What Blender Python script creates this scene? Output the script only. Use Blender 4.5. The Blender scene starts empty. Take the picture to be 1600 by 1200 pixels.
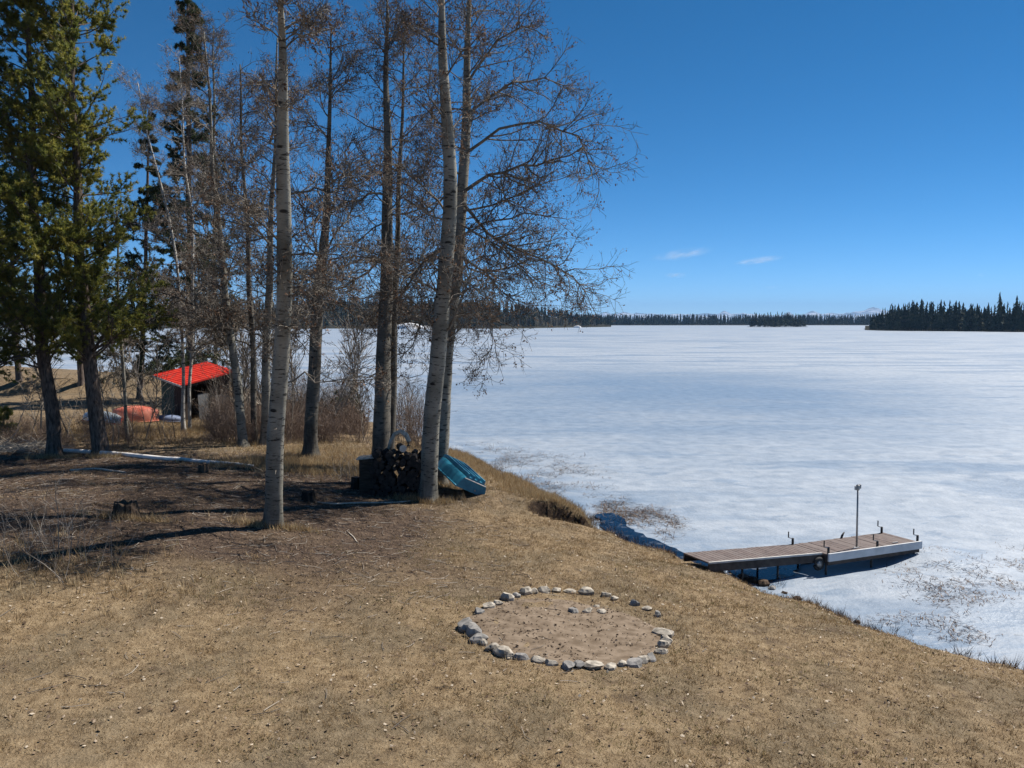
import bpy, math
import numpy as np
from mathutils import Vector

# ------------------------------------------------------------------ camera, sky, sun, exposure
scene = bpy.context.scene
COL = scene.collection
F_PX, CAM_H, HORIZON = 1256.0, 6.2, 503.0
PITCH = math.atan((600 - HORIZON) / F_PX)
cam_data = bpy.data.cameras.new('camera')
cam_data.sensor_width = 36.0
cam_data.lens = 36.0 * F_PX / 1600.0
cam_data.clip_start = 0.1
cam_data.clip_end = 80000.0
cam = bpy.data.objects.new('camera', cam_data)
COL.objects.link(cam)
cam.location = (0, 0, CAM_H)
cam.rotation_euler = (math.radians(90) - PITCH, 0, 0)
scene.camera = cam

SUN_EL = math.radians(51)
SUN_AZ = math.radians(60)          # measured from +Y (view direction) towards +X
world = bpy.data.worlds.new('World')
scene.world = world
world.use_nodes = True
wn = world.node_tree
bg = wn.nodes['Background']
sky = wn.nodes.new('ShaderNodeTexSky')
sky.sky_type = 'NISHITA'
sky.sun_disc = False
sky.sun_elevation = SUN_EL
sky.sun_rotation = SUN_AZ
sky.altitude = 1500
sky.air_density = 0.45
sky.dust_density = 0.0
sky.ozone_density = 3.0
hsv = wn.nodes.new('ShaderNodeHueSaturation')      # the same clear deep blue all over the sky
hsv.inputs['Hue'].default_value = 0.492
hsv.inputs['Saturation'].default_value = 1.29
wn.links.new(sky.outputs[0], hsv.inputs['Color'])
wn.links.new(hsv.outputs[0], bg.inputs[0])
bg.inputs[1].default_value = 0.088
sun_data = bpy.data.lights.new('sun', 'SUN')
sun_data.energy = 5.0
sun_data.angle = math.radians(0.53)
sun_data.color = (1.0, 0.95, 0.87)
sun = bpy.data.objects.new('sun', sun_data)
COL.objects.link(sun)
sd = Vector((math.sin(SUN_AZ) * math.cos(SUN_EL), math.cos(SUN_AZ) * math.cos(SUN_EL), math.sin(SUN_EL)))
sun.rotation_euler = sd.to_track_quat('Z', 'Y').to_euler()
sun.location = (30, 20, 40)
vs = scene.view_settings
vs.view_transform = 'Standard'
vs.look = 'None'
vs.gamma = 1
vs.exposure = 0.68
scene.cycles.max_bounces = 6
scene.cycles.volume_bounces = 0
scene.cycles.transparent_max_bounces = 12

# ------------------------------------------------------------------ helpers
RNG = np.random.default_rng(7)
TAU = 2 * math.pi
sp, cp = math.sin(PITCH), math.cos(PITCH)


def ray(px, py):
    a, b = px - 800.0, 600.0 - py
    return np.array([a, F_PX * cp + b * sp, -F_PX * sp + b * cp])


def at_z(px, py, z):
    r = ray(px, py)
    t = (z - CAM_H) / r[2]
    return np.array([0, 0, CAM_H]) + r * t


def at_d(px, py, d):
    r = ray(px, py)
    return np.array([0, 0, CAM_H]) + r * (d / r[1])


def smooth(a, b, x):
    t = np.clip((x - a) / (b - a), 0, 1)
    return t * t * (3 - 2 * t)


def vnoise(x, y, seed=0):
    """cheap smooth value noise, vectorised"""
    xi, yi = np.floor(x).astype(np.int64), np.floor(y).astype(np.int64)
    xf, yf = x - xi, y - yi
    u, v = xf * xf * (3 - 2 * xf), yf * yf * (3 - 2 * yf)

    def h(i, j):
        n = (i * 374761393 + j * 668265263 + seed * 974711) & 0x7fffffff
        n = ((n ^ (n >> 13)) * 1274126177) & 0x7fffffff
        return ((n ^ (n >> 16)) & 0xffff) / 65535.0
    return (h(xi, yi) * (1 - u) + h(xi + 1, yi) * u) * (1 - v) + (h(xi, yi + 1) * (1 - u) + h(xi + 1, yi + 1) * u) * v


def fbm(x, y, seed=0, o=4):
    s, a = 0, 0.5
    for i in range(o):
        s = s + a * vnoise(x * 2 ** i, y * 2 ** i, seed + i)
        a *= 0.5
    return s


# -------- mesh building from arrays
def build_mesh(name, V, faces, mats, smooth_shade=False, attrs=None, midx=None):
    """faces: list of int arrays (M,3) / (M,4)"""
    V = np.asarray(V, dtype=np.float32)
    me = bpy.data.meshes.new(name)
    faces = [np.asarray(f, dtype=np.int32) for f in faces if len(f)]
    me.vertices.add(len(V))
    me.vertices.foreach_set('co', V.ravel())
    loops = np.concatenate([f.ravel() for f in faces])
    counts = np.concatenate([np.full(len(f), f.shape[1], dtype=np.int32) for f in faces])
    starts = np.concatenate([[0], np.cumsum(counts)[:-1]]).astype(np.int32)
    me.loops.add(len(loops))
    me.loops.foreach_set('vertex_index', loops)
    me.polygons.add(len(counts))
    me.polygons.foreach_set('loop_start', starts)
    me.polygons.foreach_set('loop_total', counts)
    me.polygons.foreach_set('use_smooth', np.full(len(counts), bool(smooth_shade)))
    for m in (mats if isinstance(mats, (list, tuple)) else [mats]):
        me.materials.append(m)
    if midx is not None:
        me.polygons.foreach_set('material_index', np.asarray(midx, dtype=np.int32))
    if attrs:
        for k, a in attrs.items():
            at = me.attributes.new(k, 'FLOAT', 'POINT')
            at.data.foreach_set('value', np.asarray(a, dtype=np.float32))
    me.update(calc_edges=True)
    return me


class MB:
    """collects verts and faces of ONE part"""
    def __init__(self):
        self.V, self.F, self.n = [], [], 0

    def add(self, V, *Fs):
        V = np.asarray(V, dtype=float).reshape(-1, 3)
        self.V.append(V)
        for f in Fs:
            f = np.asarray(f, dtype=np.int64)
            if len(f):
                self.F.append(f + self.n)
        self.n += len(V)
        return self

    def hexa(self, pts):
        """8 points: bottom 4 (ccw), top 4"""
        return self.add(pts, [[3, 2, 1, 0], [4, 5, 6, 7], [0, 1, 5, 4], [1, 2, 6, 5], [2, 3, 7, 6], [3, 0, 4, 7]])

    def box(self, c, u, v, w):
        c, u, v, w = [np.asarray(q, dtype=float) for q in (c, u, v, w)]
        b = [c - u - v - w, c + u - v - w, c + u + v - w, c - u + v - w]
        t = [p + 2 * w for p in b]
        return self.hexa(np.array(b + t))

    def tube(self, pts, rad, sides=8, cap=True):
        P = np.asarray(pts, dtype=float)[None]
        R = np.broadcast_to(np.asarray(rad, dtype=float), (P.shape[1],))[None]
        V, Q = tubes(P, R, sides)
        self.add(V, Q)
        if cap:
            k = P.shape[1]
            n0 = self.n
            self.add(P[0, [0, -1]])
            o = n0 - k * sides
            tri = []
            for i in range(sides):
                j = (i + 1) % sides
                tri.append([n0, o + j, o + i])
                tri.append([n0 + 1, o + (k - 1) * sides + i, o + (k - 1) * sides + j])
            self.F.append(np.array(tri))
        return self

    def arrays(self):
        return np.concatenate(self.V), self.F


def tubes(P, R, sides):
    N, k, _ = P.shape
    T = np.gradient(P, axis=1) if k > 2 else np.repeat(P[:, 1:] - P[:, :1], k, axis=1)
    T = T / (np.linalg.norm(T, axis=2, keepdims=True) + 1e-9)
    mean = T.mean(axis=1)
    ref = np.where(np.abs(mean[:, 2:3]) < 0.8, np.array([[0., 0., 1.]]), np.array([[1., 0., 0.]]))
    ref = np.repeat(ref[:, None, :], k, axis=1)
    U = np.cross(ref, T)
    U /= (np.linalg.norm(U, axis=2, keepdims=True) + 1e-9)
    W = np.cross(T, U)
    a = np.arange(sides) * TAU / sides
    ring = U[:, :, None, :] * np.cos(a)[None, None, :, None] + W[:, :, None, :] * np.sin(a)[None, None, :, None]
    V = P[:, :, None, :] + R[:, :, None, None] * ring
    i = np.arange(N)[:, None, None] * k * sides
    j = np.arange(k - 1)[None, :, None] * sides
    s = np.arange(sides)[None, None, :]
    s2 = (s + 1) % sides
    Q = np.stack([i + j + s, i + j + s2, i + j + sides + s2, i + j + sides + s], axis=-1).reshape(-1, 4)
    return V.reshape(-1, 3), Q


BASE = {}


def tag(o, label=None, cat=None, group=None, kind=None):
    if label:
        o['label'] = label
    if cat:
        o['category'] = cat
    if group:
        o['group'] = group
    if kind:
        o['kind'] = kind
    return o


def thing(name, label, cat, base, group=None, kind=None):
    o = bpy.data.objects.new(name, None)
    o.empty_display_size = 0.1
    COL.objects.link(o)
    o.location = Vector(base)
    BASE[o.name] = np.asarray(base, dtype=float)
    return tag(o, label, cat, group, kind)


def part(name, mb, m, parent, smooth_shade=False, attrs=None, kind=None, label=None):
    V, Fs = mb.arrays() if isinstance(mb, MB) else mb
    b = BASE[parent.name]
    me = build_mesh(name, np.asarray(V) - b, Fs, m, smooth_shade, attrs)
    o = bpy.data.objects.new(name, me)
    COL.objects.link(o)
    o.parent = parent
    BASE[o.name] = b
    tag(o, label, None, None, kind)
    return o


def single(name, mb, m, base, label=None, cat=None, group=None, kind=None, smooth_shade=False, attrs=None, midx=None):
    V, Fs = mb.arrays() if isinstance(mb, MB) else mb
    me = build_mesh(name, np.asarray(V) - np.asarray(base), Fs, m, smooth_shade, attrs, midx)
    o = bpy.data.objects.new(name, me)
    COL.objects.link(o)
    o.location = Vector(base)
    BASE[o.name] = np.asarray(base, dtype=float)
    return tag(o, label, cat, group, kind)


# ------------------------------------------------------------------ materials
def new_mat(name, rough=0.8, spec=0.3):
    m = bpy.data.materials.new(name)
    m.use_nodes = True
    b = m.node_tree.nodes['Principled BSDF']
    b.inputs['Roughness'].default_value = rough
    b.inputs['Specular IOR Level'].default_value = spec
    return m, m.node_tree, b


def coords(nt, kind='Object', scale=(1, 1, 1)):
    if kind == 'World':
        g = nt.nodes.new('ShaderNodeNewGeometry')
        out = g.outputs['Position']
    else:
        g = nt.nodes.new('ShaderNodeTexCoord')
        out = g.outputs[kind]
    mp = nt.nodes.new('ShaderNodeMapping')
    mp.inputs['Scale'].default_value = scale
    nt.links.new(out, mp.inputs['Vector'])
    return mp.outputs[0]


def noise(nt, vec, scale, detail=4, rough=0.55, dist=0.0):
    n = nt.nodes.new('ShaderNodeTexNoise')
    n.inputs['Scale'].default_value = scale
    n.inputs['Detail'].default_value = detail
    n.inputs['Roughness'].default_value = rough
    n.inputs['Distortion'].default_value = dist
    nt.links.new(vec, n.inputs['Vector'])
    return n.outputs['Fac']


def ramp(nt, fac, stops):
    r = nt.nodes.new('ShaderNodeValToRGB')
    e = r.color_ramp.elements
    while len(e) < len(stops):
        e.new(0.5)
    for el, (p, c) in zip(e, stops):
        el.position = p
        el.color = tuple(c) + (1,) if len(c) == 3 else c
    nt.links.new(fac, r.inputs[0])
    return r.outputs[0]


def frange(nt, fac, a, b, c=0.0, d=1.0):
    r = nt.nodes.new('ShaderNodeMapRange')
    r.interpolation_type = 'SMOOTHSTEP'
    for i, v in zip((1, 2, 3, 4), (a, b, c, d)):
        r.inputs[i].default_value = v
    nt.links.new(fac, r.inputs[0])
    return r.outputs[0]


def mixc(nt, fac, a, b):
    m = nt.nodes.new('ShaderNodeMix')
    m.data_type = 'RGBA'
    for idx, v in ((0, fac), (6, a), (7, b)):
        if isinstance(v, (int, float)):
            m.inputs[idx].default_value = v
        elif isinstance(v, tuple):
            m.inputs[idx].default_value = v + (1,)
        else:
            nt.links.new(v, m.inputs[idx])
    return m.outputs[2]


def math_node(nt, op, a, b=None):
    m = nt.nodes.new('ShaderNodeMath')
    m.operation = op
    for i, v in enumerate((a, b)):
        if v is None:
            continue
        if isinstance(v, (int, float)):
            m.inputs[i].default_value = v
        else:
            nt.links.new(v, m.inputs[i])
    return m.outputs[0]


def attr(nt, name):
    a = nt.nodes.new('ShaderNodeAttribute')
    a.attribute_name = name
    return a.outputs['Fac']


def bump(nt, bsdf, height, strength=0.5, dist=0.02):
    b = nt.nodes.new('ShaderNodeBump')
    b.inputs['Strength'].default_value = strength
    b.inputs['Distance'].default_value = dist
    nt.links.new(height, b.inputs['Height'])
    nt.links.new(b.outputs[0], bsdf.inputs['Normal'])


def simple_mat(name, c1, c2, scale=6, rough=0.8, spec=0.3, kind='Object', stretch=(1, 1, 1), bmp=0.0, metal=0.0, lo=0.35, hi=0.65):
    m, nt, b = new_mat(name, rough, spec)
    v = coords(nt, kind, stretch)
    n = noise(nt, v, scale, 5)
    nt.links.new(ramp(nt, n, [(lo, c1), (hi, c2)]), b.inputs['Base Color'])
    b.inputs['Metallic'].default_value = metal
    if bmp:
        bump(nt, b, n, bmp, 0.02)
    return m


def attr_mat(name, stops, rough=0.8, spec=0.2, trans=0.0):
    m, nt, b = new_mat(name, rough, spec)
    col = ramp(nt, attr(nt, 'rnd'), stops)
    nt.links.new(col, b.inputs['Base Color'])
    if trans:
        t = nt.nodes.new('ShaderNodeBsdfTranslucent')
        nt.links.new(col, t.inputs[0])
        mx = nt.nodes.new('ShaderNodeMixShader')
        mx.inputs[0].default_value = trans
        nt.links.new(b.outputs[0], mx.inputs[1])
        nt.links.new(t.outputs[0], mx.inputs[2])
        nt.links.new(mx.outputs[0], nt.nodes['Material Output'].inputs[0])
    return m


def aspen_bark(name, pale, grey, dark, base_h):
    m, nt, b = new_mat(name, 0.85, 0.2)
    v = coords(nt, 'Object', (1, 1, 1))
    big = noise(nt, v, 1.3, 4)
    c = ramp(nt, big, [(0.35, grey), (0.62, pale)])
    # horizontal scars
    vs_ = coords(nt, 'Object', (2.2, 2.2, 11))
    sc = noise(nt, vs_, 1.6, 3, 0.6)
    c = mixc(nt, frange(nt, sc, 0.58, 0.63), c, dark)
    ve = coords(nt, 'Object', (9, 9, 34))
    fine = noise(nt, ve, 1.0, 3)
    c = mixc(nt, frange(nt, fine, 0.52, 0.75, 0, 0.6), c, dark)
    vo = nt.nodes.new('ShaderNodeTexVoronoi')                 # black eye-shaped branch scars
    vo.inputs['Scale'].default_value = 1.0
    nt.links.new(coords(nt, 'Object', (1.9, 1.9, 4.6)), vo.inputs['Vector'])
    c = mixc(nt, frange(nt, vo.outputs['Distance'], 0.20, 0.12, 0, 0.9), c, (0.015, 0.013, 0.012))
    # rough furrowed dark bark low on the trunk
    sep = nt.nodes.new('ShaderNodeSeparateXYZ')
    nt.links.new(v, sep.inputs[0])
    vf = coords(nt, 'Object', (14, 14, 2.2))
    fur = noise(nt, vf, 1.0, 4)
    hh = math_node(nt, 'ADD', sep.outputs[2], math_node(nt, 'MULTIPLY', big, base_h * 1.2))
    low = frange(nt, hh, base_h * 0.5, base_h * 1.6, 0.8, 0.0)
    furc = ramp(nt, fur, [(0.40, (dark[0] * .8, dark[1] * .8, dark[2] * .8)), (0.62, grey)])
    c = mixc(nt, low, c, furc)
    nt.links.new(c, b.inputs['Base Color'])
    bump(nt, b, math_node(nt, 'ADD', math_node(nt, 'MULTIPLY', fur, low), math_node(nt, 'MULTIPLY', fine, 0.4)), 0.7, 0.03)
    return m


M_ASPEN = aspen_bark('aspen_bark', (0.265, 0.25, 0.21), (0.14, 0.13, 0.105), (0.04, 0.035, 0.03), 0.9)
M_ASPEN_DARK = aspen_bark('old_aspen_bark', (0.155, 0.14, 0.115), (0.085, 0.075, 0.06), (0.035, 0.03, 0.025), 2.4)
M_BIRCH = aspen_bark('birch_bark', (0.46, 0.43, 0.38), (0.28, 0.26, 0.23), (0.06, 0.05, 0.045), 0.3)
M_TWIG = simple_mat('twig_bark', (0.08, 0.066, 0.052), (0.21, 0.18, 0.145), 3.0, 0.85)
M_TWIG_PALE = simple_mat('pale_twig_bark', (0.17, 0.14, 0.115), (0.32, 0.28, 0.23), 3.0, 0.85)
M_BRUSH = simple_mat('brush_bark', (0.12, 0.08, 0.06), (0.27, 0.20, 0.15), 3.0, 0.85)
M_CATKIN = attr_mat('catkins_dead_leaves', [(0.0, (0.06, 0.034, 0.022)), (0.5, (0.15, 0.085, 0.052)), (1.0, (0.30, 0.19, 0.12))], 0.8, 0.1, 0.25)
M_PINE_BARK = simple_mat('pine_bark', (0.045, 0.034, 0.028), (0.17, 0.13, 0.105), 1.0, 0.9, 0.15, 'Object', (16, 16, 4), 0.9)
M_NEEDLE = attr_mat('pine_needles', [(0.0, (0.075, 0.10, 0.026)), (0.5, (0.20, 0.21, 0.045)), (1.0, (0.40, 0.34, 0.075))], 0.5, 0.4, 0.5)
M_SPRUCE = attr_mat('spruce_needles', [(0.0, (0.022, 0.036, 0.018)), (0.6, (0.055, 0.07, 0.03)), (1.0, (0.12, 0.12, 0.05))], 0.65, 0.25, 0.3)
M_FAR = attr_mat('far_conifer_foliage', [(0.0, (0.014, 0.024, 0.015)), (0.6, (0.03, 0.042, 0.022)), (1.0, (0.065, 0.068, 0.04))], 0.8, 0.1, 0.1)
M_FAR_BROWN = attr_mat('far_bare_trees', [(0.0, (0.05, 0.045, 0.035)), (1.0, (0.11, 0.09, 0.07))], 0.85, 0.1)
M_GRASS = attr_mat('dry_grass', [(0.0, (0.11, 0.072, 0.039)), (0.35, (0.225, 0.149, 0.076)), (0.7, (0.345, 0.243, 0.128)), (1.0, (0.50, 0.395, 0.24))], 0.75, 0.15, 0.3)
M_GREENGRASS = attr_mat('greening_grass', [(0.0, (0.08, 0.075, 0.025)), (1.0, (0.19, 0.17, 0.055))], 0.75, 0.15, 0.3)
M_LITTER = attr_mat('leaf_litter', [(0.0, (0.045, 0.03, 0.022)), (0.45, (0.12, 0.077, 0.05)), (0.8, (0.25, 0.18, 0.12)), (1.0, (0.52, 0.44, 0.34))], 0.75, 0.2, 0.15)
M_REED = attr_mat('dead_reeds', [(0.0, (0.045, 0.028, 0.022)), (0.6, (0.13, 0.085, 0.06)), (1.0, (0.28, 0.19, 0.11))], 0.8, 0.15)
M_DEADWOOD = simple_mat('weathered_wood', (0.30, 0.26, 0.21), (0.52, 0.47, 0.40), 4, 0.85, 0.2, 'Object', (3, 3, 3), 0.3)
M_STUMP = simple_mat('rotten_stump_wood', (0.035, 0.025, 0.018), (0.12, 0.085, 0.06), 5, 0.95, 0.1, 'Object', (3, 3, 1), 0.9)
M_CUT = simple_mat('cut_wood_end', (0.012, 0.010, 0.009), (0.04, 0.032, 0.027), 9, 0.85)
M_CUT_PALE = simple_mat('pale_cut_wood_end', (0.50, 0.46, 0.40), (0.66, 0.62, 0.55), 9, 0.8)
M_LOGBARK = simple_mat('firewood_bark', (0.010, 0.008, 0.007), (0.03, 0.024, 0.02), 7, 0.9, 0.15, 'Object', (1, 1, 1), 0.6)
M_STONE = simple_mat('grey_stone', (0.13, 0.125, 0.115), (0.30, 0.28, 0.26), 6, 0.85, 0.25, 'Object', (1, 1, 1), 0.5)
M_DIRT = simple_mat('sandy_dirt', (0.12, 0.088, 0.06), (0.215, 0.165, 0.12), 5, 0.95, 0.1, 'World', (1, 1, 1), 0.8)
M_METAL = simple_mat('galvanised_steel', (0.22, 0.22, 0.22), (0.34, 0.34, 0.34), 8, 0.5, 0.5, metal=0.7)
M_BLACK = simple_mat('black_metal', (0.02, 0.02, 0.02), (0.045, 0.042, 0.04), 8, 0.6, 0.4)
M_WHITE = simple_mat('white_paint', (0.46, 0.47, 0.48), (0.60, 0.60, 0.60), 3, 0.75, 0.2)
M_RUBBER = simple_mat('tyre_rubber', (0.02, 0.02, 0.02), (0.035, 0.035, 0.035), 8, 0.8)


def deck_mat():
    m, nt, b = new_mat('weathered_deck_boards', 0.7, 0.3)
    oi = nt.nodes.new('ShaderNodeObjectInfo')
    v = coords(nt, 'World', (1, 1, 1))
    n = noise(nt, v, 7, 5)
    c = ramp(nt, n, [(0.3, (0.075, 0.052, 0.045)), (0.7, (0.155, 0.115, 0.10))])
    c = mixc(nt, math_node(nt, 'MULTIPLY', oi.outputs['Random'], 0.6), c, (0.17, 0.14, 0.125))
    nt.links.new(c, b.inputs['Base Color'])
    bump(nt, b, n, 0.3, 0.01)
    return m


M_DECK = deck_mat()
M_BEAM = simple_mat('dark_dock_beam', (0.035, 0.028, 0.025), (0.08, 0.065, 0.058), 5, 0.8)
M_EDGE = simple_mat('bleached_board_edge', (0.40, 0.38, 0.36), (0.56, 0.54, 0.51), 5, 0.8)


# ------------------------------------------------------------------ ground
shore_px = [(-260, 586), (-120, 588), (0, 592), (120, 598), (240, 607), (330, 612), (400, 618), (480, 630), (560, 652), (640, 676),
            (700, 698), (760, 722), (800, 741), (850, 766), (905, 794), (945, 818), (985, 840), (1040, 860), (1085, 876),
            (1150, 894), (1210, 916), (1290, 948), (1360, 972), (1460, 1004), (1600, 1046), (1800, 1105)]
shore = [at_z(x, y, 0.28)[:2] for x, y in shore_px]
shore = [np.array([-900., 300.]), np.array([-400., 180.]), np.array([-140., 104.])] + shore + \
        [np.array([13., 8.]), np.array([20., 0.]), np.array([45., -25.]), np.array([300., -200.])]
POLY = np.array(shore + [np.array([300., -900.]), np.array([-900., -900.])])


def sdist(x, y):
    x, y = np.asarray(x, dtype=float), np.asarray(y, dtype=float)
    d2 = np.full(x.shape, 1e18)
    ins = np.zeros(x.shape, dtype=bool)
    n = len(POLY)
    for i in range(n):
        a, b = POLY[i], POLY[(i + 1) % n]
        e = b - a
        wx, wy = x - a[0], y - a[1]
        t = np.clip((wx * e[0] + wy * e[1]) / (e @ e), 0, 1)
        d2 = np.minimum(d2, (wx - e[0] * t) ** 2 + (wy - e[1] * t) ** 2)
        if a[1] != b[1]:
            cond = ((a[1] > y) != (b[1] > y)) & (x < (b[0] - a[0]) * (y - a[1]) / (b[1] - a[1]) + a[0])
            ins ^= cond
    d = np.sqrt(d2)
    return np.where(ins, d, -d)


NOTCH = at_z(893, 822, 0.45)[:2]


def zg(x, y):
    x, y = np.asarray(x, dtype=float), np.asarray(y, dtype=float)
    s = sdist(x, y)
    s = s + (fbm(x * 0.8, y * 0.8, 3, 5) - 0.47) * 1.1
    z = np.where(s < 0, np.maximum(0.5 * s, -2.0), 0.34 * smooth(0, 0.45, s) + 1.2 * (1 - np.exp(-np.maximum(s - 0.3, 0) / 4.6)))
    land = smooth(0, 2.5, s)
    z = z + land * 0.75 * np.exp(-((x + 11) / 5.5) ** 2 - ((y - 16) / 8) ** 2)
    # grassy bank left of the notch and the scooped-out earth in it
    z = z + smooth(0.1, 0.6, s) * 0.42 * np.exp(-((x - NOTCH[0] + 1.4) / 2.2) ** 2 - ((y - NOTCH[1] - 1.0) / 1.1) ** 2)
    q = ((x - NOTCH[0]) / 1.15) ** 2 + ((y - NOTCH[1] - 0.05) / 0.7) ** 2
    z = z - 0.85 * smooth(1.1, 0.78, q) * smooth(-0.2, 0.3, s)
    # raised earth bank far left
    lx = smooth(-17, -24, x)
    edge = 53 + 2.5 * (vnoise(x * 0.25, x * 0 + 1.7, 5) - 0.5)
    z = z + lx * 0.95 * smooth(edge, edge + 1.0, y) * smooth(0, 2, s)
    z = z + (fbm(x * 0.45, y * 0.45, 11) - 0.47) * 0.22 * land + (fbm(x * 2.2, y * 2.2, 17, 3) - 0.44) * 0.07 * land
    return z


def ground_at(px, py, lo=6.0, hi=130.0):
    """first hit of a pixel's ray with the terrain"""
    r = ray(px, py)
    t = np.linspace(lo, hi, 3000) / r[1]
    P = np.array([0, 0, CAM_H]) + r[None] * t[:, None]
    h = P[:, 2] - zg(P[:, 0], P[:, 1])
    i = int(np.argmax(h <= 0))
    if h[i] > 0:
        i = len(t) - 1
    p = P[i].copy()
    p[2] = float(zg(p[0], p[1]))
    return p


def graded(lo, hi, fine_lo, fine_hi, step, grow):
    a = [fine_lo]
    s = step
    while a[-1] > lo:
        s *= grow
        a.append(a[-1] - s)
    b = list(np.arange(fine_lo + step, fine_hi, step))
    c = [b[-1]]
    s = step
    while c[-1] < hi:
        s *= grow
        c.append(c[-1] + s)
    return np.array(a[::-1] + b + c[1:])


def grid(xs, ys, zf):
    X, Y = np.meshgrid(xs, ys)
    Z = zf(X, Y)
    V = np.stack([X, Y, Z], -1).reshape(-1, 3)
    nx, ny = len(xs), len(ys)
    i = np.arange(nx - 1)[None] + np.arange(ny - 1)[:, None] * nx
    Q = np.stack([i, i + 1, i + nx + 1, i + nx], -1).reshape(-1, 4)
    return V, Q


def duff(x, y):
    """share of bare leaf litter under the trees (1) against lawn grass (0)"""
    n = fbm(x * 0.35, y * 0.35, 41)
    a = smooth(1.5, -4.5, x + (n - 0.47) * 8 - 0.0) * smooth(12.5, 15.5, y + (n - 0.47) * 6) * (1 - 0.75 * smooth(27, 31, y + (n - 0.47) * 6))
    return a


gx = graded(-1500, 700, -22, 12, 0.16, 1.06)
gy = graded(-700, 160, 8.0, 36, 0.16, 1.05)
V, Q = grid(gx, gy, zg)
keep = (V[Q][:, :, 2].max(axis=1) > -1.6)
used = np.zeros(len(V), bool)
used[Q[keep].ravel()] = True
remap = np.cumsum(used) - 1
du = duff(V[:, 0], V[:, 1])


def ground_mat():
    m, nt, b = new_mat('dry_lawn_and_litter', 0.95, 0.1)
    v = coords(nt, 'World')
    n1 = noise(nt, v, 0.7, 5)
    n2 = noise(nt, v, 5.0, 8, 0.72)
    n3 = noise(nt, v, 30.0, 4, 0.6)
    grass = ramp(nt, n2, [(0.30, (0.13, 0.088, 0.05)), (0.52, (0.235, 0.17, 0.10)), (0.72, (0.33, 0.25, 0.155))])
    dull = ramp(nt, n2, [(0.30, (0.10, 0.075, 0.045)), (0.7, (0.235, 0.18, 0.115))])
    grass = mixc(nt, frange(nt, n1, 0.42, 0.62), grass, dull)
    litter = ramp(nt, n2, [(0.28, (0.028, 0.02, 0.016)), (0.5, (0.068, 0.047, 0.035)), (0.72, (0.14, 0.10, 0.07))])  # leaf litter brown, darkened further to paint in tree shade
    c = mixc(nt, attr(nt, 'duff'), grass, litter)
    n4 = noise(nt, v, 1.7, 6, 0.7)
    c = mixc(nt, frange(nt, n4, 0.54, 0.68, 0, 0.6), c, (0.075, 0.052, 0.036))       # dark patches painted in to stand for branch shadows
    speck = frange(nt, n3, 0.60, 0.70, 0, 0.75)
    c = mixc(nt, speck, c, (0.36, 0.28, 0.19))
    # bare soil where the ground is steep
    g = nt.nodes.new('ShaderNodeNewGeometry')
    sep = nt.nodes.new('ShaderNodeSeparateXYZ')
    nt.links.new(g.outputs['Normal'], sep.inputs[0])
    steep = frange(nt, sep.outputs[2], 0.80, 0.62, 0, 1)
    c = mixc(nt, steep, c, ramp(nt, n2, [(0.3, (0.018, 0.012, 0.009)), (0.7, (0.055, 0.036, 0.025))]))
    sp2 = nt.nodes.new('ShaderNodeSeparateXYZ')
    nt.links.new(v, sp2.inputs[0])
    mud = frange(nt, math_node(nt, 'ADD', sp2.outputs[2], math_node(nt, 'MULTIPLY', math_node(nt, 'SUBTRACT', n2, 0.5), 0.3)), 0.30, 0.14, 0, 0.9)
    c = mixc(nt, mud, c, (0.035, 0.026, 0.019))              # wet mud along the waterline
    nt.links.new(c, b.inputs['Base Color'])
    bump(nt, b, math_node(nt, 'ADD', n2, math_node(nt, 'MULTIPLY', n3, 0.5)), 1.0, 0.06)
    return m


M_GROUND = ground_mat()
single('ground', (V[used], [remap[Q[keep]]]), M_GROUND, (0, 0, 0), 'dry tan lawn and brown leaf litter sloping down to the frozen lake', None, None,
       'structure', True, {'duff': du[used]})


# ------------------------------------------------------------------ frozen lake
def ice_z(x, y):
    r = np.hypot(x, y)
    f = smooth(120, 40, r)
    dx, dy = x - 13.0, y - 18.0
    ridge = np.exp(-((dy + 0.9 - 0.30 * (dx + 2)) / 0.8) ** 2) * smooth(-7, -3, dx) * smooth(5, 1, dx)
    return f * ((fbm(x * 0.5, y * 0.5, 61) - 0.47) * 0.10 + (fbm(x * 2.0, y * 2.0, 67, 3) - 0.44) * 0.05 + 0.14 * ridge
                + 0.30 * np.exp(-((x - 10.9) / 1.3) ** 2 - ((y - 20.3) / 1.5) ** 2) + 0.16 * np.exp(-((x - 9.0) / 1.5) ** 2 - ((y - 18.6) / 0.7) ** 2))


ix = graded(-6000, 6000, -12, 26, 0.34, 1.08)
iy = graded(-1500, 6000, 9, 48, 0.34, 1.07)
V, Q = grid(ix, iy, ice_z)


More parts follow.
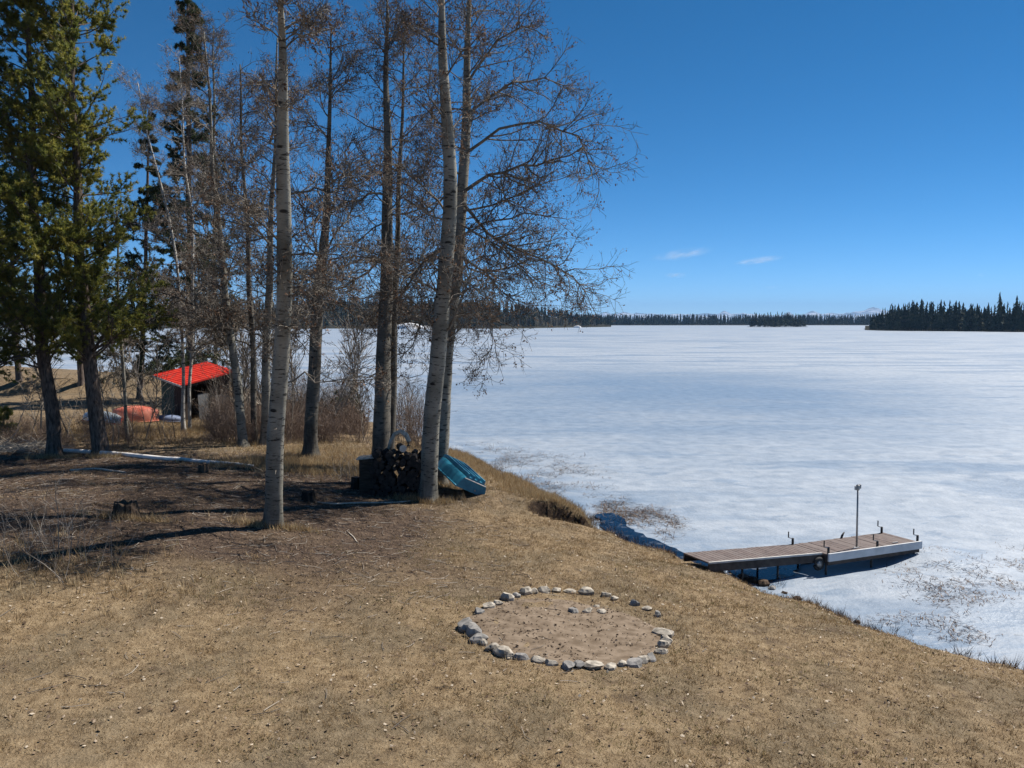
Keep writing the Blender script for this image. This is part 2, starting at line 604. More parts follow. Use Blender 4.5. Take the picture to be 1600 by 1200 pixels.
def ice_mat():
    m, nt, b = new_mat('lake_ice', 0.5, 0.4)
    v = coords(nt, 'World', (1, 1, 1))
    big = noise(nt, coords(nt, 'World', (0.012, 0.022, 1)), 1.0, 4, 0.55, 0.6)
    mid = noise(nt, coords(nt, 'World', (0.07, 0.11, 1)), 1.0, 5, 0.6, 0.4)
    strk = noise(nt, coords(nt, 'World', (0.035, 0.17, 1)), 1.0, 5, 0.62, 0.3)
    fine = noise(nt, v, 1.3, 6, 0.65)
    grain = noise(nt, v, 9.0, 4, 0.6)
    # a broad wet blue-grey area some tens of metres out
    vm = nt.nodes.new('ShaderNodeVectorMath')
    vm.operation = 'SUBTRACT'
    g = nt.nodes.new('ShaderNodeNewGeometry')
    nt.links.new(g.outputs['Position'], vm.inputs[0])
    vm.inputs[1].default_value = (14.0, 74.0, 0.0)
    sc = nt.nodes.new('ShaderNodeVectorMath')
    sc.operation = 'MULTIPLY'
    sc.inputs[1].default_value = (1 / 30.0, 1 / 36.0, 0)
    nt.links.new(vm.outputs[0], sc.inputs[0])
    ln = nt.nodes.new('ShaderNodeVectorMath')
    ln.operation = 'LENGTH'
    nt.links.new(sc.outputs[0], ln.inputs[0])
    wet0 = frange(nt, math_node(nt, 'ADD', ln.outputs['Value'], math_node(nt, 'MULTIPLY', math_node(nt, 'SUBTRACT', mid, 0.5), 1.6)), 1.6, 0.05, 0, 1)
    wet = math_node(nt, 'MAXIMUM', math_node(nt, 'MULTIPLY', wet0, 0.95), frange(nt, big, 0.50, 0.66, 0, 0.6))
    wet = math_node(nt, 'MAXIMUM', wet, frange(nt, strk, 0.47, 0.62, 0, 0.75))
    wet = math_node(nt, 'MAXIMUM', wet, frange(nt, mid, 0.55, 0.63, 0, 0.55))
    melt = noise(nt, coords(nt, 'World', (0.45, 0.8, 1)), 1.0, 6, 0.68, 1.2)
    wet = math_node(nt, 'MAXIMUM', wet, frange(nt, melt, 0.56, 0.62, 0, 0.5))
    pool = nt.nodes.new('ShaderNodeTexVoronoi')               # oval melt pools and old holes
    pool.inputs['Scale'].default_value = 1.0
    nt.links.new(coords(nt, 'World', (0.16, 0.30, 0.0)), pool.inputs['Vector'])
    wet = math_node(nt, 'MAXIMUM', wet, frange(nt, math_node(nt, 'ADD', pool.outputs['Distance'], math_node(nt, 'MULTIPLY', fine, 0.12)), 0.19, 0.14, 0, 0.6))
    slushy = math_node(nt, 'MULTIPLY', attr(nt, 'near'), frange(nt, math_node(nt, 'ADD', melt, math_node(nt, 'MULTIPLY', fine, 0.5)), 0.62, 0.86, 0, 0.95))
    wet = math_node(nt, 'MAXIMUM', wet, slushy)
    white = ramp(nt, fine, [(0.3, (0.205, 0.245, 0.30)), (0.65, (0.335, 0.37, 0.415))])
    blue = ramp(nt, fine, [(0.3, (0.115, 0.165, 0.235)), (0.7, (0.19, 0.25, 0.325))])
    c = mixc(nt, wet, white, blue)
    ck = nt.nodes.new('ShaderNodeTexVoronoi')                 # refrozen cracks
    ck.feature = 'DISTANCE_TO_EDGE'
    ck.inputs['Scale'].default_value = 1.0
    wv = nt.nodes.new('ShaderNodeVectorMath')
    wv.operation = 'ADD'
    nz3 = nt.nodes.new('ShaderNodeTexNoise')
    nz3.inputs['Scale'].default_value = 0.35
    nz3.inputs['Detail'].default_value = 4
    nt.links.new(v, nz3.inputs['Vector'])
    wsc = nt.nodes.new('ShaderNodeVectorMath')
    wsc.operation = 'SCALE'
    wsc.inputs['Scale'].default_value = 0.9
    nt.links.new(nz3.outputs['Color'], wsc.inputs[0])
    nt.links.new(coords(nt, 'World', (0.055, 0.11, 0.0)), wv.inputs[0])
    nt.links.new(wsc.outputs[0], wv.inputs[1])
    nt.links.new(wv.outputs[0], ck.inputs['Vector'])
    crack = math_node(nt, 'MULTIPLY', frange(nt, ck.outputs['Distance'], 0.022, 0.006, 0, 0.4), frange(nt, mid, 0.42, 0.56))
    c = mixc(nt, crack, c, (0.25, 0.28, 0.32))
    c = mixc(nt, frange(nt, grain, 0.60, 0.74, 0, 0.35), c, (0.28, 0.29, 0.31))
    nt.links.new(c, b.inputs['Base Color'])
    nt.links.new(math_node(nt, 'SUBTRACT', 0.62, math_node(nt, 'MULTIPLY', wet, 0.24)), b.inputs['Roughness'])
    bump(nt, b, math_node(nt, 'ADD', fine, math_node(nt, 'MULTIPLY', grain, 0.5)), 0.5, 0.07)
    return m


M_ICE = ice_mat()
single('lake_ice', (V, [Q]), M_ICE, (0, 0, 0), 'pale blue grey frozen lake with wet streaks reaching the far shore', None, None, 'structure', True,
       {'near': smooth(4.5, 0.3, -sdist(V[:, 0], V[:, 1]))})


def water_mat():
    m, nt, b = new_mat('open_water', 0.04, 0.28)
    b.inputs['Base Color'].default_value = (0.006, 0.014, 0.032, 1)
    b.inputs['IOR'].default_value = 1.33
    v = coords(nt, 'World')
    n = noise(nt, v, 5.0, 3)
    slush = frange(nt, noise(nt, v, 2.2, 5, 0.65), 0.52, 0.68, 0, 0.55)      # thin rotten ice floating in it
    nt.links.new(mixc(nt, slush, (0.003, 0.006, 0.012), (0.13, 0.15, 0.18)), b.inputs['Base Color'])
    nt.links.new(math_node(nt, 'ADD', 0.05, math_node(nt, 'MULTIPLY', slush, 0.7)), b.inputs['Roughness'])
    bump(nt, b, n, 0.12, 0.02)
    return m


M_WATER = water_mat()


def water_patch(pix, seed, label):
    r = np.random.default_rng(seed)
    pts = np.array([at_z(x, y, 0.0)[:2] for x, y in pix])
    P = []
    n = len(pts)
    for i in range(n):
        a, b = pts[i], pts[(i + 1) % n]
        k = max(2, int(np.linalg.norm(b - a) / 0.12))
        for j in range(k):
            p = a + (b - a) * j / k
            P.append(p + (np.array([fbm(p[0] * 2.5, p[1] * 2.5, seed), fbm(p[0] * 2.5, p[1] * 2.5, seed + 9)]) - 0.47) * 0.45)
    P = np.array(P)
    from mathutils.geometry import tessellate_polygon
    tri = np.array(tessellate_polygon([[Vector((p[0], p[1], 0)) for p in P]]))
    zz = np.full(len(P), float(np.percentile(ice_z(P[:, 0], P[:, 1]), 92)) + 0.02)
    V = np.column_stack([P, zz])
    return single('open_water', (V, [tri]), M_WATER, (0, 0, 0), label, None, None, 'structure')


water_patch([(930, 806), (956, 802), (974, 812), (984, 826), (1016, 843), (1050, 858), (1082, 870), (1110, 885), (1085, 892), (1030, 872), (985, 852), (940, 828)], 5,
            'dark blue open water between the eroded bank and the gangway')
water_patch([(1140, 884), (1200, 876), (1262, 866), (1300, 868), (1312, 874), (1262, 884), (1232, 900), (1205, 914), (1150, 905)], 6,
            'dark blue open water in the shade under the gangway')


# ------------------------------------------------------------------ far shores
M_FARLAND = simple_mat('far_forest_floor', (0.02, 0.02, 0.016), (0.05, 0.046, 0.035), 0.05, 1.0, 0.0, 'World')
M_SNOW = simple_mat('old_snow', (0.62, 0.63, 0.66), (0.74, 0.74, 0.75), 0.6, 0.7, 0.3, 'World')


def far_dir(px):
    r = ray(px, HORIZON)
    return np.array([r[0], r[1]]) / r[1]          # xy per metre of depth


def land_strip(name, front, rows, hfun, label):
    """front: [(px, depth)], rows: extra depth behind the shoreline, hfun(px, back) -> height"""
    pxs = np.linspace(front[0][0], front[-1][0], 90)
    dep = np.interp(pxs, [f[0] for f in front], [f[1] for f in front])
    dep = dep + (vnoise(pxs * 0.05, pxs * 0 + 3.3, 8) - 0.5) * 0.012 * dep
    V = []
    for bk in rows:
        for p, d in zip(pxs, dep):
            xy = far_dir(p) * (d + bk)
            V.append([xy[0], xy[1], hfun(p, bk)])
    n = len(pxs)
    i = np.arange(n - 1)[None] + np.arange(len(rows) - 1)[:, None] * n
    Q = np.stack([i, i + 1, i + n + 1, i + n], -1).reshape(-1, 4)
    single(name, (np.array(V), [Q]), M_FARLAND, (0, 0, 0), label, None, None, 'structure', True)
    return lambda p: np.interp(p, pxs, dep)


def hill_h(p, bk):
    crest = np.interp(p, [-500, 250, 450, 650, 760, 850, 945, 975], [16, 19, 22, 22, 19, 13, 4, 1])
    return -0.6 + np.where(bk <= 0, 0, 0) + 1.6 * smooth(0, 5, bk) + crest * smooth(5, 230, bk)


def low_h(p, bk):
    return -0.6 + 0.9 * smooth(0, 6, bk) + 3.6 * smooth(10, 200, bk)


d_hill = land_strip('hill_shore', [(-600, 760), (100, 770), (450, 745), (620, 760), (700, 740), (800, 735), (900, 900), (955, 1010)],
                    [0, 3, 6, 20, 60, 120, 180, 240, 320, 600], hill_h, 'low forested hill along the far side of the lake')
d_far = land_strip('distant_shore', [(860, 1440), (945, 1450), (1100, 1480), (1250, 1500), (1400, 1480), (2000, 1450)],
                   [0, 4, 8, 30, 100, 300, 900], low_h, 'flat forested shore at the far end of the lake')
d_isl = land_strip('wooded_island', [(1168, 985), (1215, 955), (1262, 985)], [0, 3, 6, 15, 30, 36, 40],
                   lambda p, bk: -0.6 + 0.9 * smooth(0, 5, bk) - 0.9 * smooth(33, 40, bk), 'small low island out on the ice')
d_rgt = land_strip('right_point', [(1352, 610), (1375, 575), (1450, 545), (1600, 492), (1900, 430), (2200, 400)],
                   [0, 3, 6, 20, 60, 150], lambda p, bk: low_h(p, bk) * 0.8, 'low wooded point reaching in from the right')


def conifer_arrays(rng, layers=7, seg=7, width=0.17, trunk=True):
    """unit-height conifer; returns V, tris, rnd"""
    Vs, Fs, R = [], [], []
    n = 0
    if trunk:
        a = np.arange(3) * TAU / 3
        b = np.column_stack([0.014 * np.cos(a), 0.014 * np.sin(a), np.zeros(3)])
        Vs.append(np.vstack([b, [[0, 0, 0.9]]]))
        Fs += [[0, 1, 3], [1, 2, 3], [2, 0, 3]]
        R += [0.9] * 4
        n = 4
    z0 = rng.uniform(0.02, 0.14)
    for l in range(layers):
        t = l / layers
        zb = z0 + (0.93 - z0) * t
        top = min(1.0, zb + (0.93 - z0) / layers * rng.uniform(1.5, 2.1))
        if l == layers - 1:
            top = 1.0
        r = width * (1 - t) ** 0.8 * rng.uniform(0.75, 1.15) + 0.012
        a0 = rng.uniform(0, TAU)
        ox, oy = rng.normal(0, 0.012, 2)
        ring = []
        for s in range(seg * 2):
            a = a0 + s * TAU / (seg * 2)
            rr = r * (rng.uniform(0.75, 1.25) if s % 2 == 0 else rng.uniform(0.3, 0.55))
            ring.append([ox + rr * math.cos(a), oy + rr * math.sin(a), zb + (rng.uniform(-0.03, 0.01) if s % 2 == 0 else 0.03)])
        Vs.append(np.array([[0, 0, top]] + ring))
        shade = rng.uniform(0, 1)
        R += [shade] * (seg * 2 + 1)
        for s in range(seg * 2):
            Fs.append([n, n + 1 + s, n + 1 + (s + 1) % (seg * 2)])
        n += seg * 2 + 1
    return np.vstack(Vs), np.array(Fs), np.array(R)


rf = np.random.default_rng(21)
FAR_VAR = [conifer_arrays(rf, rf.integers(6, 9), 5, rf.uniform(0.11, 0.19)) for _ in range(8)]
NEAR_VAR = [conifer_arrays(rf, rf.integers(11, 16), 6, rf.uniform(0.10, 0.16)) for _ in range(7)]


def bare_arrays(rng):
    """unit-height leafless broadleaf seen from afar: trunk plus an airy fan of twigs"""
    P0, P1 = [], []
    for i in range(26):
        z = rng.uniform(0.15, 0.85)
        a = rng.uniform(0, TAU)
        l = rng.uniform(0.12, 0.30)
        P0.append([0, 0, z])
        P1.append([l * 0.6 * math.cos(a), l * 0.6 * math.sin(a), min(1.0, z + l)])
    P0, P1 = np.array(P0), np.array(P1)
    P = np.stack([P0, P1], 1)
    P = np.concatenate([P, np.array([[[0, 0, 0], [0, 0, 0.9]]])])
    V, Q = tubes(P, np.tile([[0.012, 0.006]], (len(P), 1)), 3)
    return V, np.vstack([Q[:, [0, 1, 2]], Q[:, [0, 2, 3]]]), rng.uniform(0, 1, len(V))


BARE_VAR = [bare_arrays(rf) for _ in range(4)]


def merge_trees(name, pos, hts, variants, rng, mat, label, cat='forest'):
    Vs, Fs, Rs = [], [], []
    n = 0
    for p, h in zip(pos, hts):
        V, Fc, R = variants[rng.integers(len(variants))]
        a = rng.uniform(0, TAU)
        c, s = math.cos(a), math.sin(a)
        w = h * rng.uniform(0.85, 1.25)
        Vs.append(np.column_stack([(V[:, 0] * c - V[:, 1] * s) * w + p[0], (V[:, 0] * s + V[:, 1] * c) * w + p[1], V[:, 2] * h + p[2]]))
        Fs.append(Fc + n)
        Rs.append(np.clip(R * 0.6 + rng.uniform(-0.1, 0.5), 0, 1))
        n += len(V)
    return single(name, (np.vstack(Vs), [np.vstack(Fs)]), mat, (0, 0, 0), label, cat, None, 'stuff', False, {'rnd': np.concatenate(Rs)})


def scatter_far(n, p0, p1, dfun, b0, b1, hfun, rng, power=1.0):
    px = rng.uniform(p0, p1, n)
    bk = b0 + (b1 - b0) * rng.uniform(0, 1, n) ** power
    out = []
    for p, b in zip(px, bk):
        xy = far_dir(p) * (dfun(p) + b)
        out.append([xy[0], xy[1], float(hfun(p, b)) - 0.3])
    return np.array(out), px, bk


P, px_, bk_ = scatter_far(3600, -330, 955, d_hill, 8, 300, hill_h, rf)
gap = fbm(P[:, 0] * 0.02, P[:, 1] * 0.02, 77) > 0.36
P = P[gap]
merge_trees('hill_forest', P, rf.uniform(9.5, 14.5, len(P)), FAR_VAR, rf, M_FAR, 'dark conifer forest covering the low hill across the lake')
P, _, _ = scatter_far(700, -330, 930, d_hill, 4, 40, hill_h, rf)
merge_trees('bare_shore_woods', P, rf.uniform(5, 11, len(P)), BARE_VAR, rf, M_FAR_BROWN, 'leafless grey brown trees fringing the shore below the hill')
P, _, _ = scatter_far(1500, 870, 1660, d_far, 5, 120, low_h, rf, 1.5)
merge_trees('distant_forest', P, rf.uniform(13, 22, len(P)), FAR_VAR, rf, M_FAR, 'blue green line of forest at the far end of the lake')
P, px_, bk_ = scatter_far(420, 1362, 1720, d_rgt, 22, 90, lambda p, b: low_h(p, b) * 0.8, rf)
merge_trees('point_forest', P, rf.uniform(11, 17, len(P)) * np.interp(px_, [1362, 1395], [0.7, 1.0]), FAR_VAR, rf, M_FAR, 'dense dark conifers filling the wooded point behind its edge trees')

# single conifers one can tell apart along the shore of the point and on the island
far_mesh = []
for i, (V, Fc, R) in enumerate(NEAR_VAR):
    far_mesh.append(build_mesh('conifer', V, [Fc], M_FAR, False, {'rnd': R}))


def far_conifer(p, h, rng, label, group, wid=1.0):
    o = bpy.data.objects.new('conifer_tree', far_mesh[rng.integers(len(far_mesh))])
    COL.objects.link(o)
    o.location = Vector(p)
    o.scale = (h * wid, h * wid, h)
    o.rotation_euler = (rng.normal(0, 0.015), rng.normal(0, 0.015), rng.uniform(0, TAU))
    return tag(o, label, 'tree', group)


top_px = [1355, 1368, 1385, 1412, 1440, 1480, 1510, 1535, 1562, 1580, 1600, 1700]
top_h = [9, 13.5, 19, 20, 21.5, 20.5, 18.5, 18, 19, 18.5, 19, 18]
for i in range(150):
    p = 1360 + (1650 - 1360) * (i + rf.uniform(0, 1)) / 150
    b = 5 + 22 * rf.uniform(0, 1) ** 1.3
    d = float(d_rgt(p)) + b
    xy = far_dir(p) * d
    h = np.interp(p, top_px, top_h) * (1.06 - 0.62 * rf.uniform(0, 1) ** 1.25)
    far_conifer((xy[0], xy[1], low_h(p, b) * 0.8 - 0.2), float(h), rf, 'dark spruce along the edge of the wooded point at right', 'spruces edging the wooded point', float(rf.uniform(0.85, 1.5)))
for p, h, lb in ((1561, 25.0, 'tallest dark spruce, standing above the wooded point'), (1587, 22.5, 'tall pointed spruce second from the right end of the wooded point'),
                 (1364, 12.5, 'small spruce at the very tip of the wooded point')):
    xy = far_dir(p) * (float(d_rgt(p)) + 8)
    far_conifer((xy[0], xy[1], 0.6), h, rf, lb, 'spruces edging the wooded point', 1.0)
for i in range(46):
    p = 1171 + 88 * (i + rf.uniform(0, 1)) / 46
    b = rf.uniform(0.5, 24)
    xy = far_dir(p) * (float(d_isl(p)) + b)
    h = rf.uniform(12, 20) * np.interp(p, [1171, 1180, 1250, 1260], [0.6, 1, 1, 0.75])
    far_conifer((xy[0], xy[1], -0.2), float(h), rf, 'dark spruce on the small island out on the ice', 'spruces on the island', 1.2)


def snow_patch(px, d, w, h, label):
    xy = far_dir(px) * d
    a = np.linspace(0, TAU, 24, endpoint=False)
    V = [[xy[0], xy[1], h]]
    for f, hh in ((0.5, h * 0.8), (0.8, h * 0.4), (1.0, -0.5)):
        for k in a:
            q = f * (1 + 0.25 * math.sin(3 * k + px))
            V.append([xy[0] + w * q * math.cos(k), xy[1] + w * 0.6 * q * math.sin(k), hh])
    tri = [[0, 1 + i, 1 + (i + 1) % 24] for i in range(24)]
    Qd = [[1 + r * 24 + i, 1 + (r + 1) * 24 + i, 1 + (r + 1) * 24 + (i + 1) % 24, 1 + r * 24 + (i + 1) % 24] for r in range(2) for i in range(24)]
    single('snow_bank', (np.array(V), [np.array(tri), np.array(Qd)]), M_SNOW, (xy[0], xy[1], 0), label, 'snow bank', None, None, True)


snow_patch(640, 735, 14, 5.5, 'white snow bank on the shore between the trunks, below the hill')
snow_patch(668, 730, 9, 3.0, 'small white snow patch on the shore beside the larger snow bank')
snow_patch(903, 870, 4.5, 2.4, 'small pale snow patch at the foot of the wooded headland')

# ------------------------------------------------------------------ snowy mountains
mx_ = np.linspace(780, 1760, 400)
prof = np.zeros_like(mx_)
for c, w, h in ((975, 16, 7), (1000, 40, 5), (945, 14, 5), (1132, 10, 9), (1110, 40, 4), (1160, 30, 4), (1232, 7, 6), (1271, 13, 9), (1300, 30, 5),
                (1365, 30, 15), (1335, 25, 7), (1420, 30, 12), (1500, 60, 9), (1060, 40, 3), (880, 50, 3), (1620, 60, 12)):
    prof = np.maximum(prof, h * np.maximum(0, 1 - np.abs(mx_ - c) / (w * 1.6)) ** 1.15)
prof = prof * 0.85 + 10.3 + (vnoise(mx_ * 0.18, mx_ * 0, 31) - 0.5) * 2.0 * np.minimum(1, prof / 5)
V = []
D_M = 14000.0
rows = [(-2600, 0.0), (-1700, 0.25), (-900, 0.62), (0, 1.0), (900, 0.6), (2400, 0.0)]
for bk, f in rows:
    for i, (p, h) in enumerate(zip(mx_, prof)):
        xy = far_dir(p) * (D_M + bk)
        hh = CAM_H + h * D_M / F_PX
        rid = (vnoise(np.array([i * 0.22]), np.array([bk * 0.002 + 9]), 5)[0] - 0.5) * 0.35 * (1 - abs(2 * f - 1))
        V.append([xy[0], xy[1], hh * max(0, f + rid) - 2])
n = len(mx_)
i = np.arange(n - 1)[None] + np.arange(len(rows) - 1)[:, None] * n
Q = np.stack([i, i + 1, i + n + 1, i + n], -1).reshape(-1, 4)


def mountain_mat():
    m, nt, b = new_mat('mountain_snow_and_rock', 0.9, 0.1)
    v = coords(nt, 'World', (1, 1, 2.5))
    n1 = noise(nt, v, 0.0035, 6, 0.65)
    c = ramp(nt, n1, [(0.44, (0.07, 0.09, 0.12)), (0.56, (0.42, 0.45, 0.50)), (0.74, (0.68, 0.69, 0.71))])
    nt.links.new(c, b.inputs['Base Color'])
    return m


single('mountains', (np.array(V), [Q]), mountain_mat(), (0, 0, 0), 'snowy blue mountains just above the far tree line', None, None, 'structure', True)
# open country between the lake and the mountains
single('distant_plain', (np.array([[-30000, 1900, 1.0], [30000, 1900, 1.0], [30000, 30000, 1.0], [-30000, 30000, 1.0]], dtype=float), [np.array([[0, 1, 2, 3]])]), M_FARLAND,
       (0, 0, 0), 'flat country behind the far forest', None, None, 'structure')


# ------------------------------------------------------------------ thin clouds
def cloud_mat(seed, dens):
    m = bpy.data.materials.new('cloud_vapour')
    m.use_nodes = True
    nt = m.node_tree
    nt.nodes.clear()
    out = nt.nodes.new('ShaderNodeOutputMaterial')
    vol = nt.nodes.new('ShaderNodeVolumePrincipled')
    vol.inputs['Color'].default_value = (1, 1, 1, 1)
    vol.inputs['Anisotropy'].default_value = 0.2
    tc = nt.nodes.new('ShaderNodeTexCoord')
    ln = nt.nodes.new('ShaderNodeVectorMath')
    ln.operation = 'LENGTH'
    nt.links.new(tc.outputs['Object'], ln.inputs[0])
    mp = nt.nodes.new('ShaderNodeMapping')
    mp.inputs['Location'].default_value = (seed * 3.1, seed, 0)
    mp.inputs['Scale'].default_value = (2.2, 1.2, 1.0)
    nt.links.new(tc.outputs['Object'], mp.inputs['Vector'])
    nz = noise(nt, mp.outputs[0], 1.4, 5, 0.6)
    fall = frange(nt, ln.outputs['Value'], 1.0, 0.1, 0, 1)
    k = math_node(nt, 'MULTIPLY', frange(nt, nz, 0.34, 0.7, 0, 1), math_node(nt, 'MULTIPLY', fall, dens))
    nt.links.new(k, vol.inputs['Density'])
    nt.links.new(vol.outputs[0], out.inputs['Volume'])
    return m


def cloud(px, py, wpx, hpx, tilt, dens, seed, label):
    D = 20000.0
    c = at_d(px, py, D)
    s = D / F_PX
    me = bpy.data.meshes.new('cloud')
    la, lo = 10, 18
    V, Fq = [], []
    for i in range(la + 1):
        th = math.pi * i / la
        for j in range(lo):
            ph = TAU * j / lo
            V.append([math.sin(th) * math.cos(ph), math.sin(th) * math.sin(ph), math.cos(th)])
    for i in range(la):
        for j in range(lo):
            Fq.append([i * lo + j, (i + 1) * lo + j, (i + 1) * lo + (j + 1) % lo, i * lo + (j + 1) % lo])
    me = build_mesh('cloud', np.array(V), [np.array(Fq)], cloud_mat(seed, dens), True)
    o = bpy.data.objects.new('cloud', me)
    COL.objects.link(o)
    o.location = Vector(c)
    o.scale = (wpx * s / 2, wpx * s / 3, hpx * s / 2)
    o.rotation_euler = (0, -math.radians(tilt), 0)
    tag(o, label, 'cloud', 'wisps of cloud over the lake')


cloud(1066, 397, 112, 20, 8, 0.0011, 1, 'longest faint white cloud wisp, above the small flat one')
cloud(1056, 430, 44, 11, 0, 0.0022, 2, 'small flat white cloud wisp below the longest one')
cloud(1184, 407, 90, 14, 7, 0.0017, 3, 'bright narrow white cloud streak to the right of the longest wisp')
cloud(1206, 449, 34, 8, 4, 0.0008, 4, 'faint tiny cloud low under the bright streak')
cloud(1533, 430, 14, 8, 0, 0.0016, 5, 'tiny round cloud puff above the wooded point')

# ------------------------------------------------------------------ haze
hz = bpy.data.materials.new('haze')
hz.use_nodes = True
hz.node_tree.nodes.clear()
ho = hz.node_tree.nodes.new('ShaderNodeOutputMaterial')
hv = hz.node_tree.nodes.new('ShaderNodeVolumePrincipled')
hv.inputs['Color'].default_value = (0.36, 0.62, 1.0, 1)
hv.inputs['Density'].default_value = 0.00007
hv.inputs['Anisotropy'].default_value = 0.0
hz.node_tree.links.new(hv.outputs[0], ho.inputs['Volume'])
mb = MB().box((0, 8000, 196), (34000, 0, 0), (0, 9500, 0), (0, 0, 200))
single('haze', mb, hz, (0, 0, 0), 'thin blue haze over the lake and the mountains', None, None, 'stuff')


# ------------------------------------------------------------------ bare trees
def norm(v):
    return v / (np.linalg.norm(v, axis=-1, keepdims=True) + 1e-9)


def grow(S, D, L, k, rng, wig=0.2, up=0.0, sag=0.0):
    """polylines from starts S, directions D, lengths L"""
    N = len(S)
    P = np.empty((N, k, 3))
    P[:, 0] = S
    d = norm(D)
    step = (L / (k - 1))[:, None]
    for i in range(1, k):
        d = norm(d + rng.normal(0, wig, (N, 3)) + np.array([0, 0, up - sag * (1 - i / k)]))
        P[:, i] = P[:, i - 1] + d * step
    return P


def spawn(P, n, rng, t0, t1, a0, a1, up=0.0, weight=None):
    """n children per polyline (spread by weight when given): start, direction, parameter, parent index"""
    N, k, _ = P.shape
    idx = np.repeat(np.arange(N), n) if weight is None else rng.choice(N, N * n, p=weight / weight.sum())
    t = rng.uniform(t0, t1, N * n)
    f = t * (k - 1)
    i = np.minimum(f.astype(int), k - 2)
    fr = (f - i)[:, None]
    A, B = P[idx, i], P[idx, i + 1]
    S = A + (B - A) * fr
    T = norm(B - A)
    rnd = norm(rng.normal(0, 1, (N * n, 3)))
    perp = norm(rnd - T * (rnd * T).sum(1, keepdims=True))
    an = rng.uniform(a0, a1, N * n)[:, None]
    D = norm(T * np.cos(an) + perp * np.sin(an) + np.array([0, 0, up]))
    return S, D, t, idx


def cards(C, D, L, W, rng):
    """thin curled leaf faces"""
    N = len(C)
    D = norm(D)
    s = norm(np.cross(D, norm(rng.normal(0, 1, (N, 3)))))
    nn = np.cross(D, s)
    L, W = L[:, None], W[:, None]
    a = C
    b = C + D * L * 0.5 + s * W * 0.5 + nn * W * 0.15
    c = C + D * L
    d = C + D * L * 0.5 - s * W * 0.5 + nn * W * 0.15
    V = np.stack([a, b, c, d], 1).reshape(-1, 3)
    Q = np.arange(N * 4).reshape(N, 4)
    return V, Q


def trunk_arrays(P, R, sides, rng, flare=0.7):
    """smooth resampled trunk with root flare and slight lumps"""
    k = 46
    seg = np.concatenate([[0], np.cumsum(np.linalg.norm(np.diff(P, axis=0), axis=1))])
    s = np.linspace(0, 1, k) ** 1.25 * seg[-1]
    Q = np.stack([np.interp(s, seg, P[:, j]) for j in range(3)], 1)
    for _ in range(3):
        Q[1:-1] = (Q[:-2] + 2 * Q[1:-1] + Q[2:]) / 4
    ph = rng.uniform(0, TAU, 4)
    Q[:, 0] += 0.02 * np.sin(s * 1.3 + ph[0]) * smooth(0, 1, s)
    Q[:, 1] += 0.05 * np.sin(s * 1.1 + ph[1]) * smooth(0, 1, s)
    r = np.interp(s, seg, R)
    r = r * (1 + flare * np.exp(-s / 0.22))
    V, F_ = tubes(Q[None], r[None], sides)
    V = V.reshape(k, sides, 3)
    c = Q[:, None, :]
    a = np.arange(sides) * TAU / sides
    lump = 1 + 0.05 * np.sin(3 * a + ph[2])[None] * np.exp(-s / 0.5)[:, None] * 3 + rng.normal(0, 0.024, (k, sides))
    V = c + (V - c) * lump[:, :, None]
    V = np.concatenate([V.reshape(-1, 3), Q[-1:]])
    tip = len(V) - 1
    tri = np.array([[(k - 1) * sides + i, (k - 1) * sides + (i + 1) % sides, tip] for i in range(sides)])
    return V, [F_, tri], Q, s


